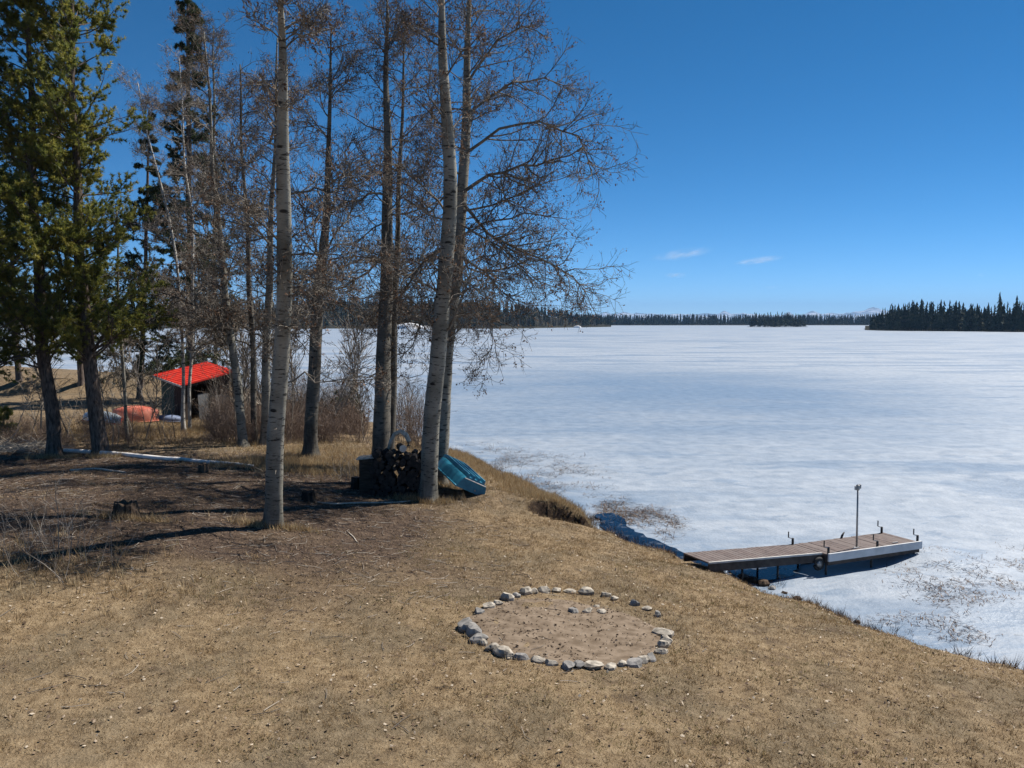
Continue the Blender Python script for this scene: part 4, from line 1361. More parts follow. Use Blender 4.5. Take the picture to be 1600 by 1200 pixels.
# ------------------------------------------------------------------ boats
def hull(name, label, base, heading, L, W, D, mat, keel_mat=None, roll=0.0, pitch=0.0, double=True, cat='canoe', rim_mat=None, transom=None, strakes=0, group=None, end_mat=None):
    """upturned hull: keel up, gunwale on the ground"""
    n, m = 22, 15
    t = np.linspace(-1, 1, n)
    if double:
        w = W / 2 * np.clip(1 - np.abs(t) ** 2.4, 0.02, 1) ** 0.8
        dp = D * (0.82 + 0.18 * (1 - t ** 2))
        rise = 0.10 * np.abs(t) ** 3
    else:
        w = W / 2 * np.where(t < -0.1, np.clip(1 - ((-0.1 - t) / 0.9) ** 2.2 * 0.55, 0.02, 1), 1 - 0.06 * (t + 0.1))
        dp = D * np.where(t < -0.3, 1 - 0.28 * ((-0.3 - t) / 0.7) ** 2, 1.0)
        rise = np.zeros(n)
    a = np.linspace(0, math.pi, m)
    ex = 0.75 if double else 0.34
    cx = np.sign(np.cos(a)) * np.abs(np.cos(a)) ** ex
    sx = np.abs(np.sin(a)) ** (ex if not double else 0.8)
    fl = 1.0 - (0.0 if double else 0.22) * sx
    V = np.stack([np.repeat(t[:, None] * L / 2, m, 1), w[:, None] * (cx * fl)[None], dp[:, None] * sx[None] - rise[:, None] * sx[None]], -1)
    c, s_ = math.cos(heading), math.sin(heading)

    def xf(P):
        P = np.asarray(P, dtype=float).reshape(-1, 3).copy()
        cr, sr = math.cos(roll), math.sin(roll)
        y, z = P[:, 1] * cr - P[:, 2] * sr, P[:, 1] * sr + P[:, 2] * cr
        x = P[:, 0]
        cpi, spi = math.cos(pitch), math.sin(pitch)
        x, z = x * cpi - z * spi, x * spi + z * cpi
        return np.column_stack([x * c - y * s_, x * s_ + y * c, z]) + base
    idx = np.arange(n - 1)[:, None] * m + np.arange(m - 1)[None]
    Q = np.stack([idx, idx + 1, idx + m + 1, idx + m], -1).reshape(-1, 4)
    root = thing(name, label, cat, base, group)
    inner = V * np.array([0.985, 0.95, 0.94])
    mb = MB().add(xf(V), Q).add(xf(inner), Q[:, ::-1])
    part('hull', mb, mat, root, True)
    for tt, nm in ((0, 'bow'), (n - 1, 'stern')):
        ring = V[tt]
        if (not double) or end_mat is not None:
            cen = ring.mean(0)
            th = np.array([0.025 if tt else -0.025, 0, 0])
            R0, R1 = np.vstack([ring, [cen]]), np.vstack([ring, [cen]]) + th
            k = m
            tri = [[i, (i + 1) % m, k] for i in range(m)] + [[k + 1 + (i + 1) % m, k + 1 + i, 2 * k + 1] for i in range(m)]
            qd = [[i, i + 1, k + 2 + i, k + 1 + i] for i in range(m - 1)]
            part('transom' if (tt and not double) else nm + '_plate', MB().add(xf(np.vstack([R0, R1])), np.array(tri), np.array(qd)), end_mat or mat, root)
    for sgn, col in ((1, 0), (-1, m - 1)):
        part('gunwale', MB().tube(xf(V[:, col] + np.array([0, 0.012 * sgn, 0.012])), 0.024, 6), rim_mat or mat, root, True)
    if strakes:
        for q in range(strakes):
            f = -0.72 + 1.44 * q / (strakes - 1)
            y = w * 0.76 * f
            P = np.column_stack([t * L / 2, y, dp * 0.985])
            e = MB()
            V2, Q2 = [], []
            hw, hh = 0.05, 0.09
            for i in range(n):
                x_, y_, z_ = P[i]
                V2 += [[x_, y_ - hw, z_], [x_, y_ - hw * .5, z_ + hh], [x_, y_ + hw * .5, z_ + hh], [x_, y_ + hw, z_]]
            for i in range(n - 1):
                for j in range(3):
                    Q2.append([i * 4 + j, i * 4 + j + 1, i * 4 + j + 5, i * 4 + j + 4])
            Q2 += [[(n - 1) * 4 + j for j in (0, 1, 2, 3)]]
            part('strake', e.add(xf(V2), np.array(Q2)), mat, root)
    elif double:
        P = np.column_stack([t * L / 2, 0 * t, (dp - rise)])
        part('keel', MB().tube(xf(P), 0.016, 5), keel_mat or mat, root, True)
    return root, xf, V


M_BLUE = simple_mat('blue_boat_paint', (0.010, 0.12, 0.20), (0.03, 0.22, 0.31), 3.5, 0.42, 0.45)
M_SILVER = simple_mat('silver_hull', (0.36, 0.40, 0.43), (0.50, 0.53, 0.55), 2, 0.35, 0.5, metal=0.5)
M_REDPAINT = simple_mat('red_paint', (0.46, 0.03, 0.02), (0.56, 0.05, 0.03), 3, 0.45, 0.4)
M_ORANGE = simple_mat('faded_orange_paint', (0.42, 0.085, 0.05), (0.58, 0.22, 0.15), 2.5, 0.6, 0.3)
M_TARP = simple_mat('blue_grey_tarp', (0.12, 0.16, 0.26), (0.22, 0.26, 0.36), 3, 0.6, 0.3, bmp=0.4)
# blue boat leaning on the aspens: near right gunwale on the ground, the left one raised
tb = ground_at(740, 776)
tb = tb + np.array([-0.10, 0, 0])
far_ = at_d(699, 740, tb[1] + 1.75)
head = math.atan2(tb[1] - far_[1], tb[0] - far_[0])
BL = 2.3
cen = np.array([tb[0] - math.cos(head) * BL / 2 + 0.0, tb[1] - math.sin(head) * BL / 2, 0])
cen[2] = float(zg(cen[0], cen[1])) + 0.36
rt_, xf, VB = hull('rowboat', 'blue flat bottomed rowboat turned over and leaning against the aspens', cen, head, BL, 1.05, 0.38, M_BLUE, roll=math.radians(-27), pitch=math.radians(-9), double=False, cat='boat', rim_mat=M_BLUE, strakes=4)
yy = VB[-1][:, 1]
part('transom_bolt', MB().box(xf([[BL / 2 + 0.045, 0.10, 0.10]])[0], (.02, 0, 0), (0, .02, 0), (0, 0, .02)), M_METAL, rt_)
part('rub_rail', MB().tube(xf([[BL / 2 + 0.03, -0.36, 0.315], [BL / 2 + 0.03, 0.36, 0.315]]), 0.016, 6), M_EDGE, rt_)

g1 = ground_at(152, 656)
hull('canoe', 'silver canoe with red ends turned over on the grass left of the shed', ground_at(152, 664) + np.array([0.0, 0.4, 0.06]), math.radians(-32), 3.0, 0.95, 0.52, M_SILVER, roll=math.radians(-10), rim_mat=M_REDPAINT, cat='boat', keel_mat=M_WHITE, group='boats turned over by the shed', end_mat=M_REDPAINT)
g2 = ground_at(206, 654)
hull('rowboat', 'weathered orange red rowboat turned over between the silver canoe and the shed', ground_at(206, 661) + np.array([0.0, 0.4, 0.04]), math.radians(8), 2.1, 1.15, 0.72, M_ORANGE, double=True, rim_mat=M_ORANGE, cat='boat', keel_mat=M_ORANGE, group='boats turned over by the shed')
g3 = ground_at(262, 660)
hull('covered_dinghy', 'low dull blue upturned dinghy lying in front of the shed', g3 + np.array([0, 0.2, 0.03]), math.radians(-14), 1.5, 0.75, 0.30, M_TARP, double=True, rim_mat=M_TARP, cat='boat', keel_mat=M_TARP)


# ------------------------------------------------------------------ firewood, stumps, logs
rw = np.random.default_rng(50)
wp = ground_at(612, 776)
w_l, w_r = at_d(578, 776, wp[1])[0], at_d(664, 776, wp[1])[0]


def log_mesh(r, L, rng, split=False):
    """log along Y, its cut ends a little proud of the bark"""
    a = np.linspace(0, TAU, 11)[:-1]
    if split:
        a = np.linspace(0, math.pi * rng.uniform(0.6, 1.1), 9)
        ring = np.vstack([np.column_stack([np.cos(a), np.sin(a)]), [[0.02, -0.05]]]) * r
    else:
        ring = np.column_stack([np.cos(a), np.sin(a)]) * r
    ring = ring * rng.uniform(0.93, 1.07, (len(ring), 1))
    k = len(ring)
    V, Fq, mi = [], [], []
    for y in (-L / 2, 0, L / 2):
        V.append(np.column_stack([ring[:, 0], np.full(k, y), ring[:, 1]]))
    q = [[j * k + i, j * k + (i + 1) % k, (j + 1) * k + (i + 1) % k, (j + 1) * k + i] for j in range(2) for i in range(k)]
    c0, c1 = ring.mean(0), ring.mean(0)
    V.append(np.array([[c0[0], -L / 2 - .003, c0[1]], [c1[0], L / 2 + .003, c1[1]]]))
    tri = [[3 * k, (i + 1) % k, i] for i in range(k)] + [[3 * k + 1, 2 * k + i, 2 * k + (i + 1) % k] for i in range(k)]
    return np.vstack(V), [np.array(q), np.array(tri)], np.array([0] * len(q) + [1] * len(tri))


logs = []
for i in range(10):
    V, Fs, mi = log_mesh(rw.uniform(0.075, 0.105), 0.42, rw, i % 3 == 0)
    logs.append(build_mesh('firewood_log', V, Fs, [M_LOGBARK, M_CUT], False, None, mi))


def put_log(x, y, z, k, rot, label, group=None, sc=1.0):
    o = bpy.data.objects.new('firewood_log', logs[k])
    COL.objects.link(o)
    o.location = (x, y, z)
    o.rotation_euler = rot
    o.scale = (sc, sc, sc)
    return tag(o, label, 'log', group)


cols = 9
for rr in range(8):
    for cc in range(cols - (rr % 2)):
        x = w_l + 0.10 + (w_r - w_l - 0.16) * (cc + 0.5 * (rr % 2)) / (cols - 1)
        if rr == 7 and cc % 3 == 1:
            continue
        gz = float(zg(x, wp[1]))
        for dep in ((0,) if rr < 7 else (0,)):
            put_log(x + rw.normal(0, .012), wp[1] + 0.1 + rw.normal(0, .03), gz + 0.09 + 0.152 * rr, int(rw.integers(10)), (0, rw.uniform(0, TAU), rw.normal(0, .06)),
                    'dark log with its cut end forward in the firewood stack between the aspens', 'firewood stacked between the aspens')
for cc in range(7):      # second row behind, its tops just show
    for rr in range(8):
        x = w_l + 0.15 + (w_r - w_l - 0.3) * cc / 6
        if rr < 6:
            continue
        put_log(x, wp[1] + 0.58, float(zg(x, wp[1] + .58)) + 0.09 + 0.152 * rr, int(rw.integers(10)), (0, rw.uniform(0, TAU), rw.normal(0, .06)),
                'dark log lying on the rear row of the firewood stack', 'rear row of the firewood stack')
for cc in range(7):
    x = w_l + 0.15 + (w_r - w_l - 0.3) * cc / 6
    for rr in range(6):
        put_log(x, wp[1] + 0.58, float(zg(x, wp[1] + .58)) + 0.09 + 0.152 * rr, int(rw.integers(10)), (0, rw.uniform(0, TAU), rw.normal(0, .06)),
                'dark log hidden low in the rear row of the firewood stack', 'lower rear row of the firewood stack')
# pale round on top and the curved pale branch behind it
pw = at_d(627, 699, wp[1] + 0.15)
V, Fs, mi = log_mesh(0.105, 0.45, rw)
ca, sa_ = math.cos(0.35), math.sin(0.35)
V = np.column_stack([V[:, 0] * ca - V[:, 1] * sa_, V[:, 0] * sa_ + V[:, 1] * ca, V[:, 2]])
single('firewood_log', (V + pw, Fs), [M_LOGBARK, M_CUT_PALE], pw, 'pale round log end lying on top of the firewood stack', 'log', None, None, False, None, mi)
pts = [at_d(x, y, wp[1] + 0.75) for x, y in ((607, 702), (611, 688), (617, 678), (626, 674), (634, 679), (639, 689), (638, 697))]
mb = MB().tube(pts, [0.05, 0.055, 0.06, 0.07, 0.075, 0.07, 0.06], 10)
single('crooked_branch', mb, M_DEADWOOD, pts[0], 'pale crooked branch arching over the top of the firewood stack', 'branch', None, None, True)
# wooden crate at the stack's left end
cr = ground_at(580, 768)
M_CRATE = simple_mat('old_crate_boards', (0.035, 0.026, 0.02), (0.075, 0.058, 0.045), 4, 0.9, 0.1, 'Object', (1, 1, 5))
crate = thing('wooden_crate', 'old brown wooden box with a pale lid at the left end of the firewood', 'crate', cr + np.array([-0.05, -0.05, 0]))
hgt, wd, dp_ = 1.0, 0.44, 0.42
cc_ = cr + np.array([-0.05, -0.05, 0])
for i in range(7):
    zz = cc_[2] - 0.03 + 0.02 + hgt * (i + .5) / 7
    for sx_, sy_ in ((0, -1), (0, 1), (-1, 0), (1, 0)):
        if sx_ == 0:
            part('board', MB().box((cc_[0], cc_[1] + sy_ * dp_ / 2, zz), (wd / 2, 0, 0), (0, .010, 0), (0, 0, hgt / 14 - .006)), M_CRATE, crate)
        else:
            part('board', MB().box((cc_[0] + sx_ * (wd / 2 + .012), cc_[1], zz), (.010, 0, 0), (0, dp_ / 2, 0), (0, 0, hgt / 14 - .006)), M_CRATE, crate)
part('lid', MB().box((cc_[0] - .02, cc_[1] - .03, cc_[2] + hgt + .02), (wd / 2 + .07, 0, .03), (0, dp_ / 2 + .05, 0), (0, 0, .02)), M_DEADWOOD, crate)


def stump(px, py, r, h, label, mat=M_STUMP, seed=1, ragged=0.35, top=None):
    rng = np.random.default_rng(seed)
    g = ground_at(px, py)
    n, k = 18, 7
    a = np.arange(n) * TAU / n
    prof = rng.uniform(0.8, 1.15, n)
    V = []
    for j in range(k):
        f = j / (k - 1)
        rr = r * (1.35 - 0.5 * f ** 0.5) * (1 + (prof - 1) * 0.9) * rng.uniform(0.95, 1.05, n)
        zz = -0.08 + f * (h + 0.08) * (1 - ragged * rng.uniform(0, 1, n) * f)
        V.append(np.column_stack([rr * np.cos(a), rr * np.sin(a), zz]))
    V = np.vstack(V + [np.array([[0, 0, h * (1 - ragged * 0.8)]])])
    q = np.array([[j * n + i, j * n + (i + 1) % n, (j + 1) * n + (i + 1) % n, (j + 1) * n + i] for j in range(k - 1) for i in range(n)])
    tri = np.array([[(k - 1) * n + i, (k - 1) * n + (i + 1) % n, k * n] for i in range(n)])
    root = thing('stump', label, 'stump', g)
    part('stump_body', (V + g, [q]), mat, root)
    tv = np.vstack([V[(k - 1) * n:k * n], V[-1:]])
    part('cut_face', (tv + g, [np.array([[i, (i + 1) % n, n] for i in range(n)])]), top or mat, root)


stump(196, 808, 0.26, 0.36, 'big dark rotten stump in the shade on the left of the lawn', seed=2)
stump(318, 738, 0.17, 0.28, 'small dark stump out in the open just below the fallen pole', seed=3, ragged=0.15)
stump(482, 784, 0.17, 0.30, 'grey sawn stump in the shade between the lone aspen and the firewood', seed=4, ragged=0.12, mat=M_LOGBARK)
stump(557, 764, 0.15, 0.36, 'dark chopping block beside the left end of the firewood', seed=5, ragged=0.05, mat=M_LOGBARK, top=M_CUT)


def lying(name, pix, rads, mat, label, cat, lift=0.0, sides=9):
    pts = []
    for (x, y), r in zip(pix, rads):
        g = ground_at(x, y)
        pts.append(g + np.array([0, 0, r * 0.8 + lift]))
    pts = np.array(pts)
    k = 14
    s = np.linspace(0, 1, k)
    t = np.linspace(0, 1, len(pts))
    P = np.stack([np.interp(s, t, pts[:, j]) for j in range(3)], 1)
    P[:, 2] = np.maximum(P[:, 2], zg(P[:, 0], P[:, 1]) + np.interp(s, t, rads) * 0.55)
    return single(name, MB().tube(P, np.interp(s, t, rads), sides), mat, pts[0], label, cat, None, None, True)


lying('fallen_pole', [(100, 706), (180, 712), (250, 719), (320, 724), (396, 730)], [0.07, 0.08, 0.075, 0.065, 0.04], simple_mat('barkless_pole', (0.60, 0.56, 0.52), (0.78, 0.74, 0.70), 3), 'long pale barkless pole lying along the edge of the lawn', 'log')
lying('fallen_branch', [(486, 784), (520, 789), (560, 787), (620, 786), (655, 782)], [0.012, 0.02, 0.022, 0.02, 0.014], M_DEADWOOD, 'thin pale branch on the ground in front of the firewood', 'branch')
lying('fallen_branch', [(543, 832), (552, 840), (558, 848)], [0.012, 0.016, 0.01], M_DEADWOOD, 'short pale stick alone on the open lawn', 'branch')
lying('weathered_plank', [(110, 736), (150, 734), (196, 740)], [0.03, 0.035, 0.03], M_DEADWOOD, 'grey branch lying on the litter below the two thick pines', 'branch')
lying('drift_log', [(1016, 843), (1034, 851), (1052, 859), (1070, 867)], [0.05, 0.09, 0.08, 0.03], M_STUMP, 'dark waterlogged log at the edge of the open water by the gangway', 'log', 0.05)
g = ground_at(560, 668)
drift = thing('driftwood', 'pale forked driftwood root lying in the brush left of the straight dark aspen', 'driftwood', g)
dd = g[1]
part('root_stem', MB().tube([at_d(x, y, dd) for x, y in ((538, 664), (546, 660), (556, 655), (566, 653), (575, 652))], [.03, .06, .06, .05, .03], 9), M_DEADWOOD, drift, True)
part('root_arm', MB().tube([at_d(x, y, dd - .1) for x, y in ((542, 665), (552, 667), (562, 668), (571, 664))], [.05, .055, .05, .025], 9), M_DEADWOOD, drift, True)
part('root_fork', MB().tube([at_d(x, y, dd + .1) for x, y in ((566, 667), (569, 660), (571, 654))], [.035, .03, .02], 8), M_DEADWOOD, drift, True)
part('root_knot', MB().tube([at_d(x, y, dd) for x, y in ((544, 656), (546, 662), (545, 668))], [.05, .09, .06], 9), M_DEADWOOD, drift, True)


# ------------------------------------------------------------------ dock
Z_D = 0.55
c_fl, c_fr = at_z(1241, 850, Z_D), at_z(1379, 832, Z_D)
du_ = norm((c_fr - c_fl)[:2])
ang = math.atan2(du_[1], du_[0])
dv_ = np.array([math.sin(ang + 0.10), -math.cos(ang + 0.10)])         # towards the viewer
U3, V3 = np.array([du_[0], du_[1], 0]), np.array([dv_[0], dv_[1], 0])
PL, PW = 3.02, 1.12
GL, GW = 3.35, 0.92
O = c_fl.copy()


def dk(a, b, z):
    """dock coordinates: a along, b across from the far edge, z world height"""
    return O + U3 * a + V3 * b + np.array([0, 0, z - O[2]])


def dbox(a0, a1, b0, b1, z0, z1, z0b=None, z1b=None):
    """box between a0..a1; z at the a1 end may differ"""
    z0b = z0 if z0b is None else z0b
    z1b = z1 if z1b is None else z1b
    return MB().hexa(np.array([dk(a0, b1, z0), dk(a1, b1, z0b), dk(a1, b0, z0b), dk(a0, b0, z0), dk(a0, b1, z1), dk(a1, b1, z1b), dk(a1, b0, z1b), dk(a0, b0, z1)]))


rd = np.random.default_rng(60)
plat = thing('dock_platform', 'brown planked dock platform with a white side board out on the ice', 'dock', dk(PL / 2, PW / 2, 0.0))
nbp = 21
for i in range(nbp):
    a0, a1 = PL * i / nbp + 0.005, PL * (i + 1) / nbp - 0.005
    z = Z_D + rd.normal(0, .0025)
    part('deck_board', dbox(a0, a1, 0.0 + rd.normal(0, .004), PW - 0.05, z - .034, z), M_DECK, plat)
part('side_board', dbox(-0.02, PL + 0.03, PW - 0.045, PW, Z_D - .165, Z_D + .03), M_WHITE, plat, label='white painted board along the near side of the dock')
part('side_beam', dbox(0, PL, 0.0, 0.045, Z_D - .20, Z_D - .037), M_BEAM, plat)
part('side_beam', dbox(0.0, PL, PW - 0.095, PW - 0.05, Z_D - .27, Z_D - .037), M_BEAM, plat)
part('end_beam', dbox(0.0, 0.045, 0.05, PW - 0.10, Z_D - .22, Z_D - .037), M_BEAM, plat)
part('end_beam', dbox(PL - 0.045, PL, 0.05, PW - 0.10, Z_D - .22, Z_D - .037), M_BEAM, plat)
for a in (0.9, 1.9):
    part('joist', dbox(a, a + .04, 0.05, PW - 0.10, Z_D - .18, Z_D - .037), M_BEAM, plat)
for a, b in ((0.03, PW - 0.14), (PL - 0.08, PW - 0.14), (0.05, 0.09), (PL - 0.08, 0.09), (1.5, PW - 0.14)):
    q = dk(a, b, 0)
    part('leg', MB().tube([q + [0, 0, -0.3], q + [0, 0, Z_D - .04]], 0.03, 8), M_BLACK, plat, True)


def jack(a, b, s=1):
    q = dk(a, b, 0)
    g = part('jack_post', MB().tube([q + [0, 0, Z_D + .001], q + [0, 0, Z_D + .17]], 0.032, 8), M_BLACK, plat, True)
    arm = MB().tube([q + [0, 0, Z_D + .155], q + U3 * -0.14 * s + [0, 0, Z_D + .20]], 0.012, 6)
    part('crank_arm', arm, M_METAL, g)
    e = q + U3 * -0.14 * s + np.array([0, 0, Z_D + .20])
    part('crank_handle', MB().tube([e, e + [0, 0, .15]], 0.015, 6), M_BLACK, g)


for a, b in ((-0.08, 0.03), (PL - 0.10, 0.03), (PL - 0.02, PW - 0.10), (1.62, PW - 0.09), (0.04, PW - 0.09)):
    jack(a, b)
cl = part('cleat', MB().tube([dk(1.52, 0.03, Z_D), dk(1.55, 0.03, Z_D + .07), dk(1.62, 0.03, Z_D + .16)], [0.03, 0.03, 0.014], 7), M_BLACK, plat, True)
for a in (1.05, 2.35):
    part('cleat', MB().box(dk(a, PW - 0.2, Z_D + .02), U3 * .09, V3 * .012, (0, 0, .012)), M_EDGE, plat)

gang = thing('gangway', 'narrow brown planked gangway running from the lawn to the dock platform', 'gangway', dk(-GL / 2, GW / 2, 0.0))
G0, G1 = -GL, -0.03
zs = lambda a: Z_D + 0.14 * (-a / GL)
ngb = 25
for i in range(ngb):
    a0, a1 = G0 + (G1 - G0) * i / ngb + .008, G0 + (G1 - G0) * (i + 1) / ngb - .008
    j = rd.normal(0, .006)
    part('deck_board', dbox(a0, a1, 0.0 + j, GW - 0.045 + j * .3, zs(a0) - .032, zs(a0), zs(a1) - .032, zs(a1)), M_DECK, gang)
part('edge_rail', dbox(G0, G1, GW - 0.042, GW, zs(G0) - .03, zs(G0) + .012, zs(G1) - .03, zs(G1) + .012), M_EDGE, gang, label='bleached pale rail along the near edge')
part('side_beam', dbox(G0, G1, GW - 0.05, GW - 0.004, zs(G0) - .22, zs(G0) - .035, zs(G1) - .22, zs(G1) - .035), M_BEAM, gang)
part('side_beam', dbox(G0, G1, 0.01, 0.055, zs(G0) - .20, zs(G0) - .036, zs(G1) - .20, zs(G1) - .036), M_BEAM, gang)
for a in (-1.25, -2.3):
    for b in (0.12, GW - 0.14):
        q = dk(a, b, 0)
        part('leg', MB().tube([q + [0, 0, -0.4], q + [0, 0, zs(a) - .04]], 0.028, 8), M_BLACK, gang, True)
# transport wheel hung under the joint
wq = dk(-0.16, GW + 0.02, Z_D - .24)
ring_ = [wq + (U3 * math.cos(t) + np.array([0, 0, 1]) * math.sin(t)) * 0.125 for t in np.linspace(0, TAU, 21)]
wh = part('wheel', MB().tube(ring_, 0.045, 8, False), M_RUBBER, gang, True)
part('hub', MB().tube([wq - V3 * .04, wq + V3 * .045], 0.085, 14), M_METAL, wh, True)
part('wheel_strut', MB().tube([wq - V3 * .05, wq - V3 * .05 + np.array([0, 0, .2])], 0.018, 6), M_BLACK, gang)
# pole with its small head
pq = at_z(1338.5, 856, Z_D)
pole = thing('dock_pole', 'thin grey pole with a small ragged head standing upright on the dock', 'pole', pq)
ptop = at_d(1340.5, 760, pq[1])
part('shaft', MB().tube([pq, ptop], [0.026, 0.022], 8), M_METAL, pole, True)
part('foot_plate', MB().box(pq + [0, 0, .008], (.06, 0, 0), (0, .06, 0), (0, 0, .007)), M_METAL, pole)
hd = part('lamp_head', MB().tube([ptop - [0, 0, .10], ptop - [0, 0, .06], ptop + [0, 0, .02], ptop + [0, 0, .05]], [.03, .055, .05, .02], 8), M_METAL, pole)
for sx_ in (-1, 1):
    part('bracket', MB().box(ptop + [sx_ * .06, 0, -.02 + .02 * sx_], (.012, 0, 0), (0, .03, 0), (0, 0, .05)), M_EDGE, hd)

# ------------------------------------------------------------------ fire pit
M_STONE2 = simple_mat('pale_stone', (0.16, 0.14, 0.115), (0.44, 0.39, 0.32), 9, 0.85, 0.25, 'Object', (1, 1, 1), 0.5)


def stone_arrays(r, rng, flat=0.62):
    V, Fq = [], []
    la, lo = 5, 8
    for i in range(la + 1):
        th = math.pi * i / la
        for j in range(lo):
            V.append([math.sin(th) * math.cos(TAU * j / lo), math.sin(th) * math.sin(TAU * j / lo), math.cos(th)])
    V = np.array(V)
    d = rng.normal(0, 1, (7, 3))
    d = norm(d)
    for n_ in d:                      # chop with planes for angular faces
        h = rng.uniform(0.5, 0.8)
        over = np.maximum(V @ n_ - h, 0)
        V = V - over[:, None] * n_
    V = V * np.array([1, rng.uniform(.65, 1), flat]) * r * 1.25
    a = rng.uniform(0, TAU)
    V = np.column_stack([V[:, 0] * math.cos(a) - V[:, 1] * math.sin(a), V[:, 0] * math.sin(a) + V[:, 1] * math.cos(a), V[:, 2]])
    q = [[i * lo + j, (i + 1) * lo + j, (i + 1) * lo + (j + 1) % lo, i * lo + (j + 1) % lo] for i in range(la) for j in range(lo)]
    return V, [np.array(q)]


rs = np.random.default_rng(70)
fc = ground_at(884, 985)
pit = thing('fire_pit', 'ring of grey stones round a sandy fire pit at the bottom of the lawn', 'fire pit', fc)
RX, RY = 1.62, 1.62
a = np.linspace(0, TAU, 49)[:-1]
Vd, qd, tr = [], [], []
for f in (1.0, 0.9, 0.5, 0.2):
    for t in a:
        x, y = fc[0] + RX * f * math.cos(t) * (1 + .04 * math.sin(5 * t)), fc[1] + RY * f * math.sin(t) * (1 + .05 * math.sin(4 * t))
        Vd.append([x, y, float(zg(x, y)) + (0.016 if f < 1 else -0.015)])
for j in range(3):
    for i in range(48):
        qd.append([j * 48 + i, j * 48 + (i + 1) % 48, (j + 1) * 48 + (i + 1) % 48, (j + 1) * 48 + i])
Vd.append([fc[0], fc[1], float(zg(fc[0], fc[1])) + .03])
tr = [[3 * 48 + i, 3 * 48 + (i + 1) % 48, 192] for i in range(48)]
part('sand_bed', (np.array(Vd), [np.array(qd), np.array(tr)]), M_DIRT, pit, True)
stone_px = [(748, 958, 13), (762, 950, 15), (777, 944, 14), (793, 938, 17), (806, 933, 13), (821, 928, 17), (836, 927, 13), (850, 925, 14), (871, 925, 16), (890, 927, 14),
            (915, 928, 19), (945, 932, 12), (895, 958, 13), (918, 957, 14), (940, 957, 12), (960, 938, 9), (990, 945, 12), (1010, 953, 12), (1028, 962, 13), (932, 949, 9)]
for t in np.linspace(0.05, -math.pi - 0.05, 26):      # the near half of the ring, with gaps
    if rs.uniform() < 0.16:
        continue
    t = t + rs.normal(0, .03)
    q = np.array([fc[0] + 1.58 * math.cos(t), fc[1] + 1.58 * math.sin(t) + rs.normal(0, .04)])
    stone_px.append((800 + F_PX * q[0] / q[1], 0, rs.uniform(13, 24), q))
for st in stone_px:
    if len(st) == 4:
        g = np.array([st[3][0], st[3][1], float(zg(st[3][0], st[3][1]))])
    else:
        g = ground_at(st[0], st[1])
    w = st[2] * 1.4
    r = w * g[1] / F_PX / 2
    V, Fs = stone_arrays(r, rs)
    V = V * np.array([rs.uniform(0.8, 1.3), rs.uniform(0.8, 1.1), rs.uniform(0.7, 1.3)])
    part('stone', (V + g + np.array([0, 0, r * 0.2]), Fs), M_STONE2 if rs.uniform() < .6 else M_STONE, pit)
ba, br = rs.uniform(0, TAU, 900), np.sqrt(rs.uniform(0, 1, 900)) * 1.5
bx, by = fc[0] + br * np.cos(ba), fc[1] + br * np.sin(ba)
V, Qd = cards(np.column_stack([bx, by, zg(bx, by) + 0.022]), np.column_stack([np.cos(ba * 7), np.sin(ba * 7), rs.normal(0.1, .2, 900)]), rs.uniform(.02, .07, 900), rs.uniform(.012, .035, 900), rs)
part('litter', (V, [Qd]), M_LITTER, pit, attrs={'rnd': np.repeat(rs.uniform(0, 1, 900), 4)}, kind='stuff')
# dark shore stones at the foot of the gangway and along the edge of the ice
for i, (x, y, w) in enumerate([(1162, 897, 17), (1176, 903, 20), (1192, 908, 22), (1206, 914, 14), (1226, 921, 12), (1246, 930, 13), (1262, 937, 12), (1281, 946, 13), (1300, 953, 12), (1318, 960, 14), (1340, 966, 12)]):
    g = at_z(x, y, 0.10)
    r = w * g[1] / F_PX / 2
    V, Fs = stone_arrays(r, rs, 0.55)
    g[2] = max(float(zg(g[0], g[1])), 0.0) + r * 0.2
    single('shore_stone', (V + g, Fs), M_STUMP if i % 3 else M_STONE, g, 'dark wet stone on the shoreline below the gangway', 'stone', 'stones along the edge of the ice')


# ------------------------------------------------------------------ brush, saplings and weeds
def shrub_mesh(name, seed, n, h, spread, tw, mat, th=0.006, lean=0.0):
    rng = np.random.default_rng(seed)
    S = np.column_stack([rng.normal(0, 0.16 * spread, n), rng.normal(0, 0.16 * spread, n), np.full(n, -0.05)])
    D = np.column_stack([rng.normal(0, 0.32 * spread, n) + lean, rng.normal(0, 0.32 * spread, n), np.ones(n)])
    L = h * rng.uniform(0.5, 1.05, n)
    P = grow(S, D, L, 6, rng, 0.10, 0.02)
    mb = MB()
    V, Q = tubes(P, np.full((n, 1), th) * np.linspace(1.2, 0.4, 6)[None], 4)
    mb.add(V, Q)
    S, D, t, idx = spawn(P, tw, rng, 0.25, 1.0, 0.35, 0.9, 0.1)
    P2 = grow(S, D, L[idx] * rng.uniform(0.12, 0.35, len(t)), 4, rng, 0.18, 0.04)
    V, Q = tubes(P2, np.full((len(P2), 1), th * .5) * np.linspace(1, .6, 4)[None], 3)
    mb.add(V, Q)
    S, D, t, idx = spawn(P2, 3, rng, 0.3, 1.0, 0.35, 0.9, 0.1)
    e = S + D * rng.uniform(0.06, 0.2, len(t))[:, None]
    sv = norm(np.cross(D, norm(rng.normal(0, 1, D.shape)))) * th * .4
    mb.add(np.stack([S - sv, S + sv, e + sv * .4, e - sv * .4], 1).reshape(-1, 3), np.arange(len(S) * 4).reshape(-1, 4))
    V, Fs = mb.arrays()
    return build_mesh(name, V, Fs, mat)


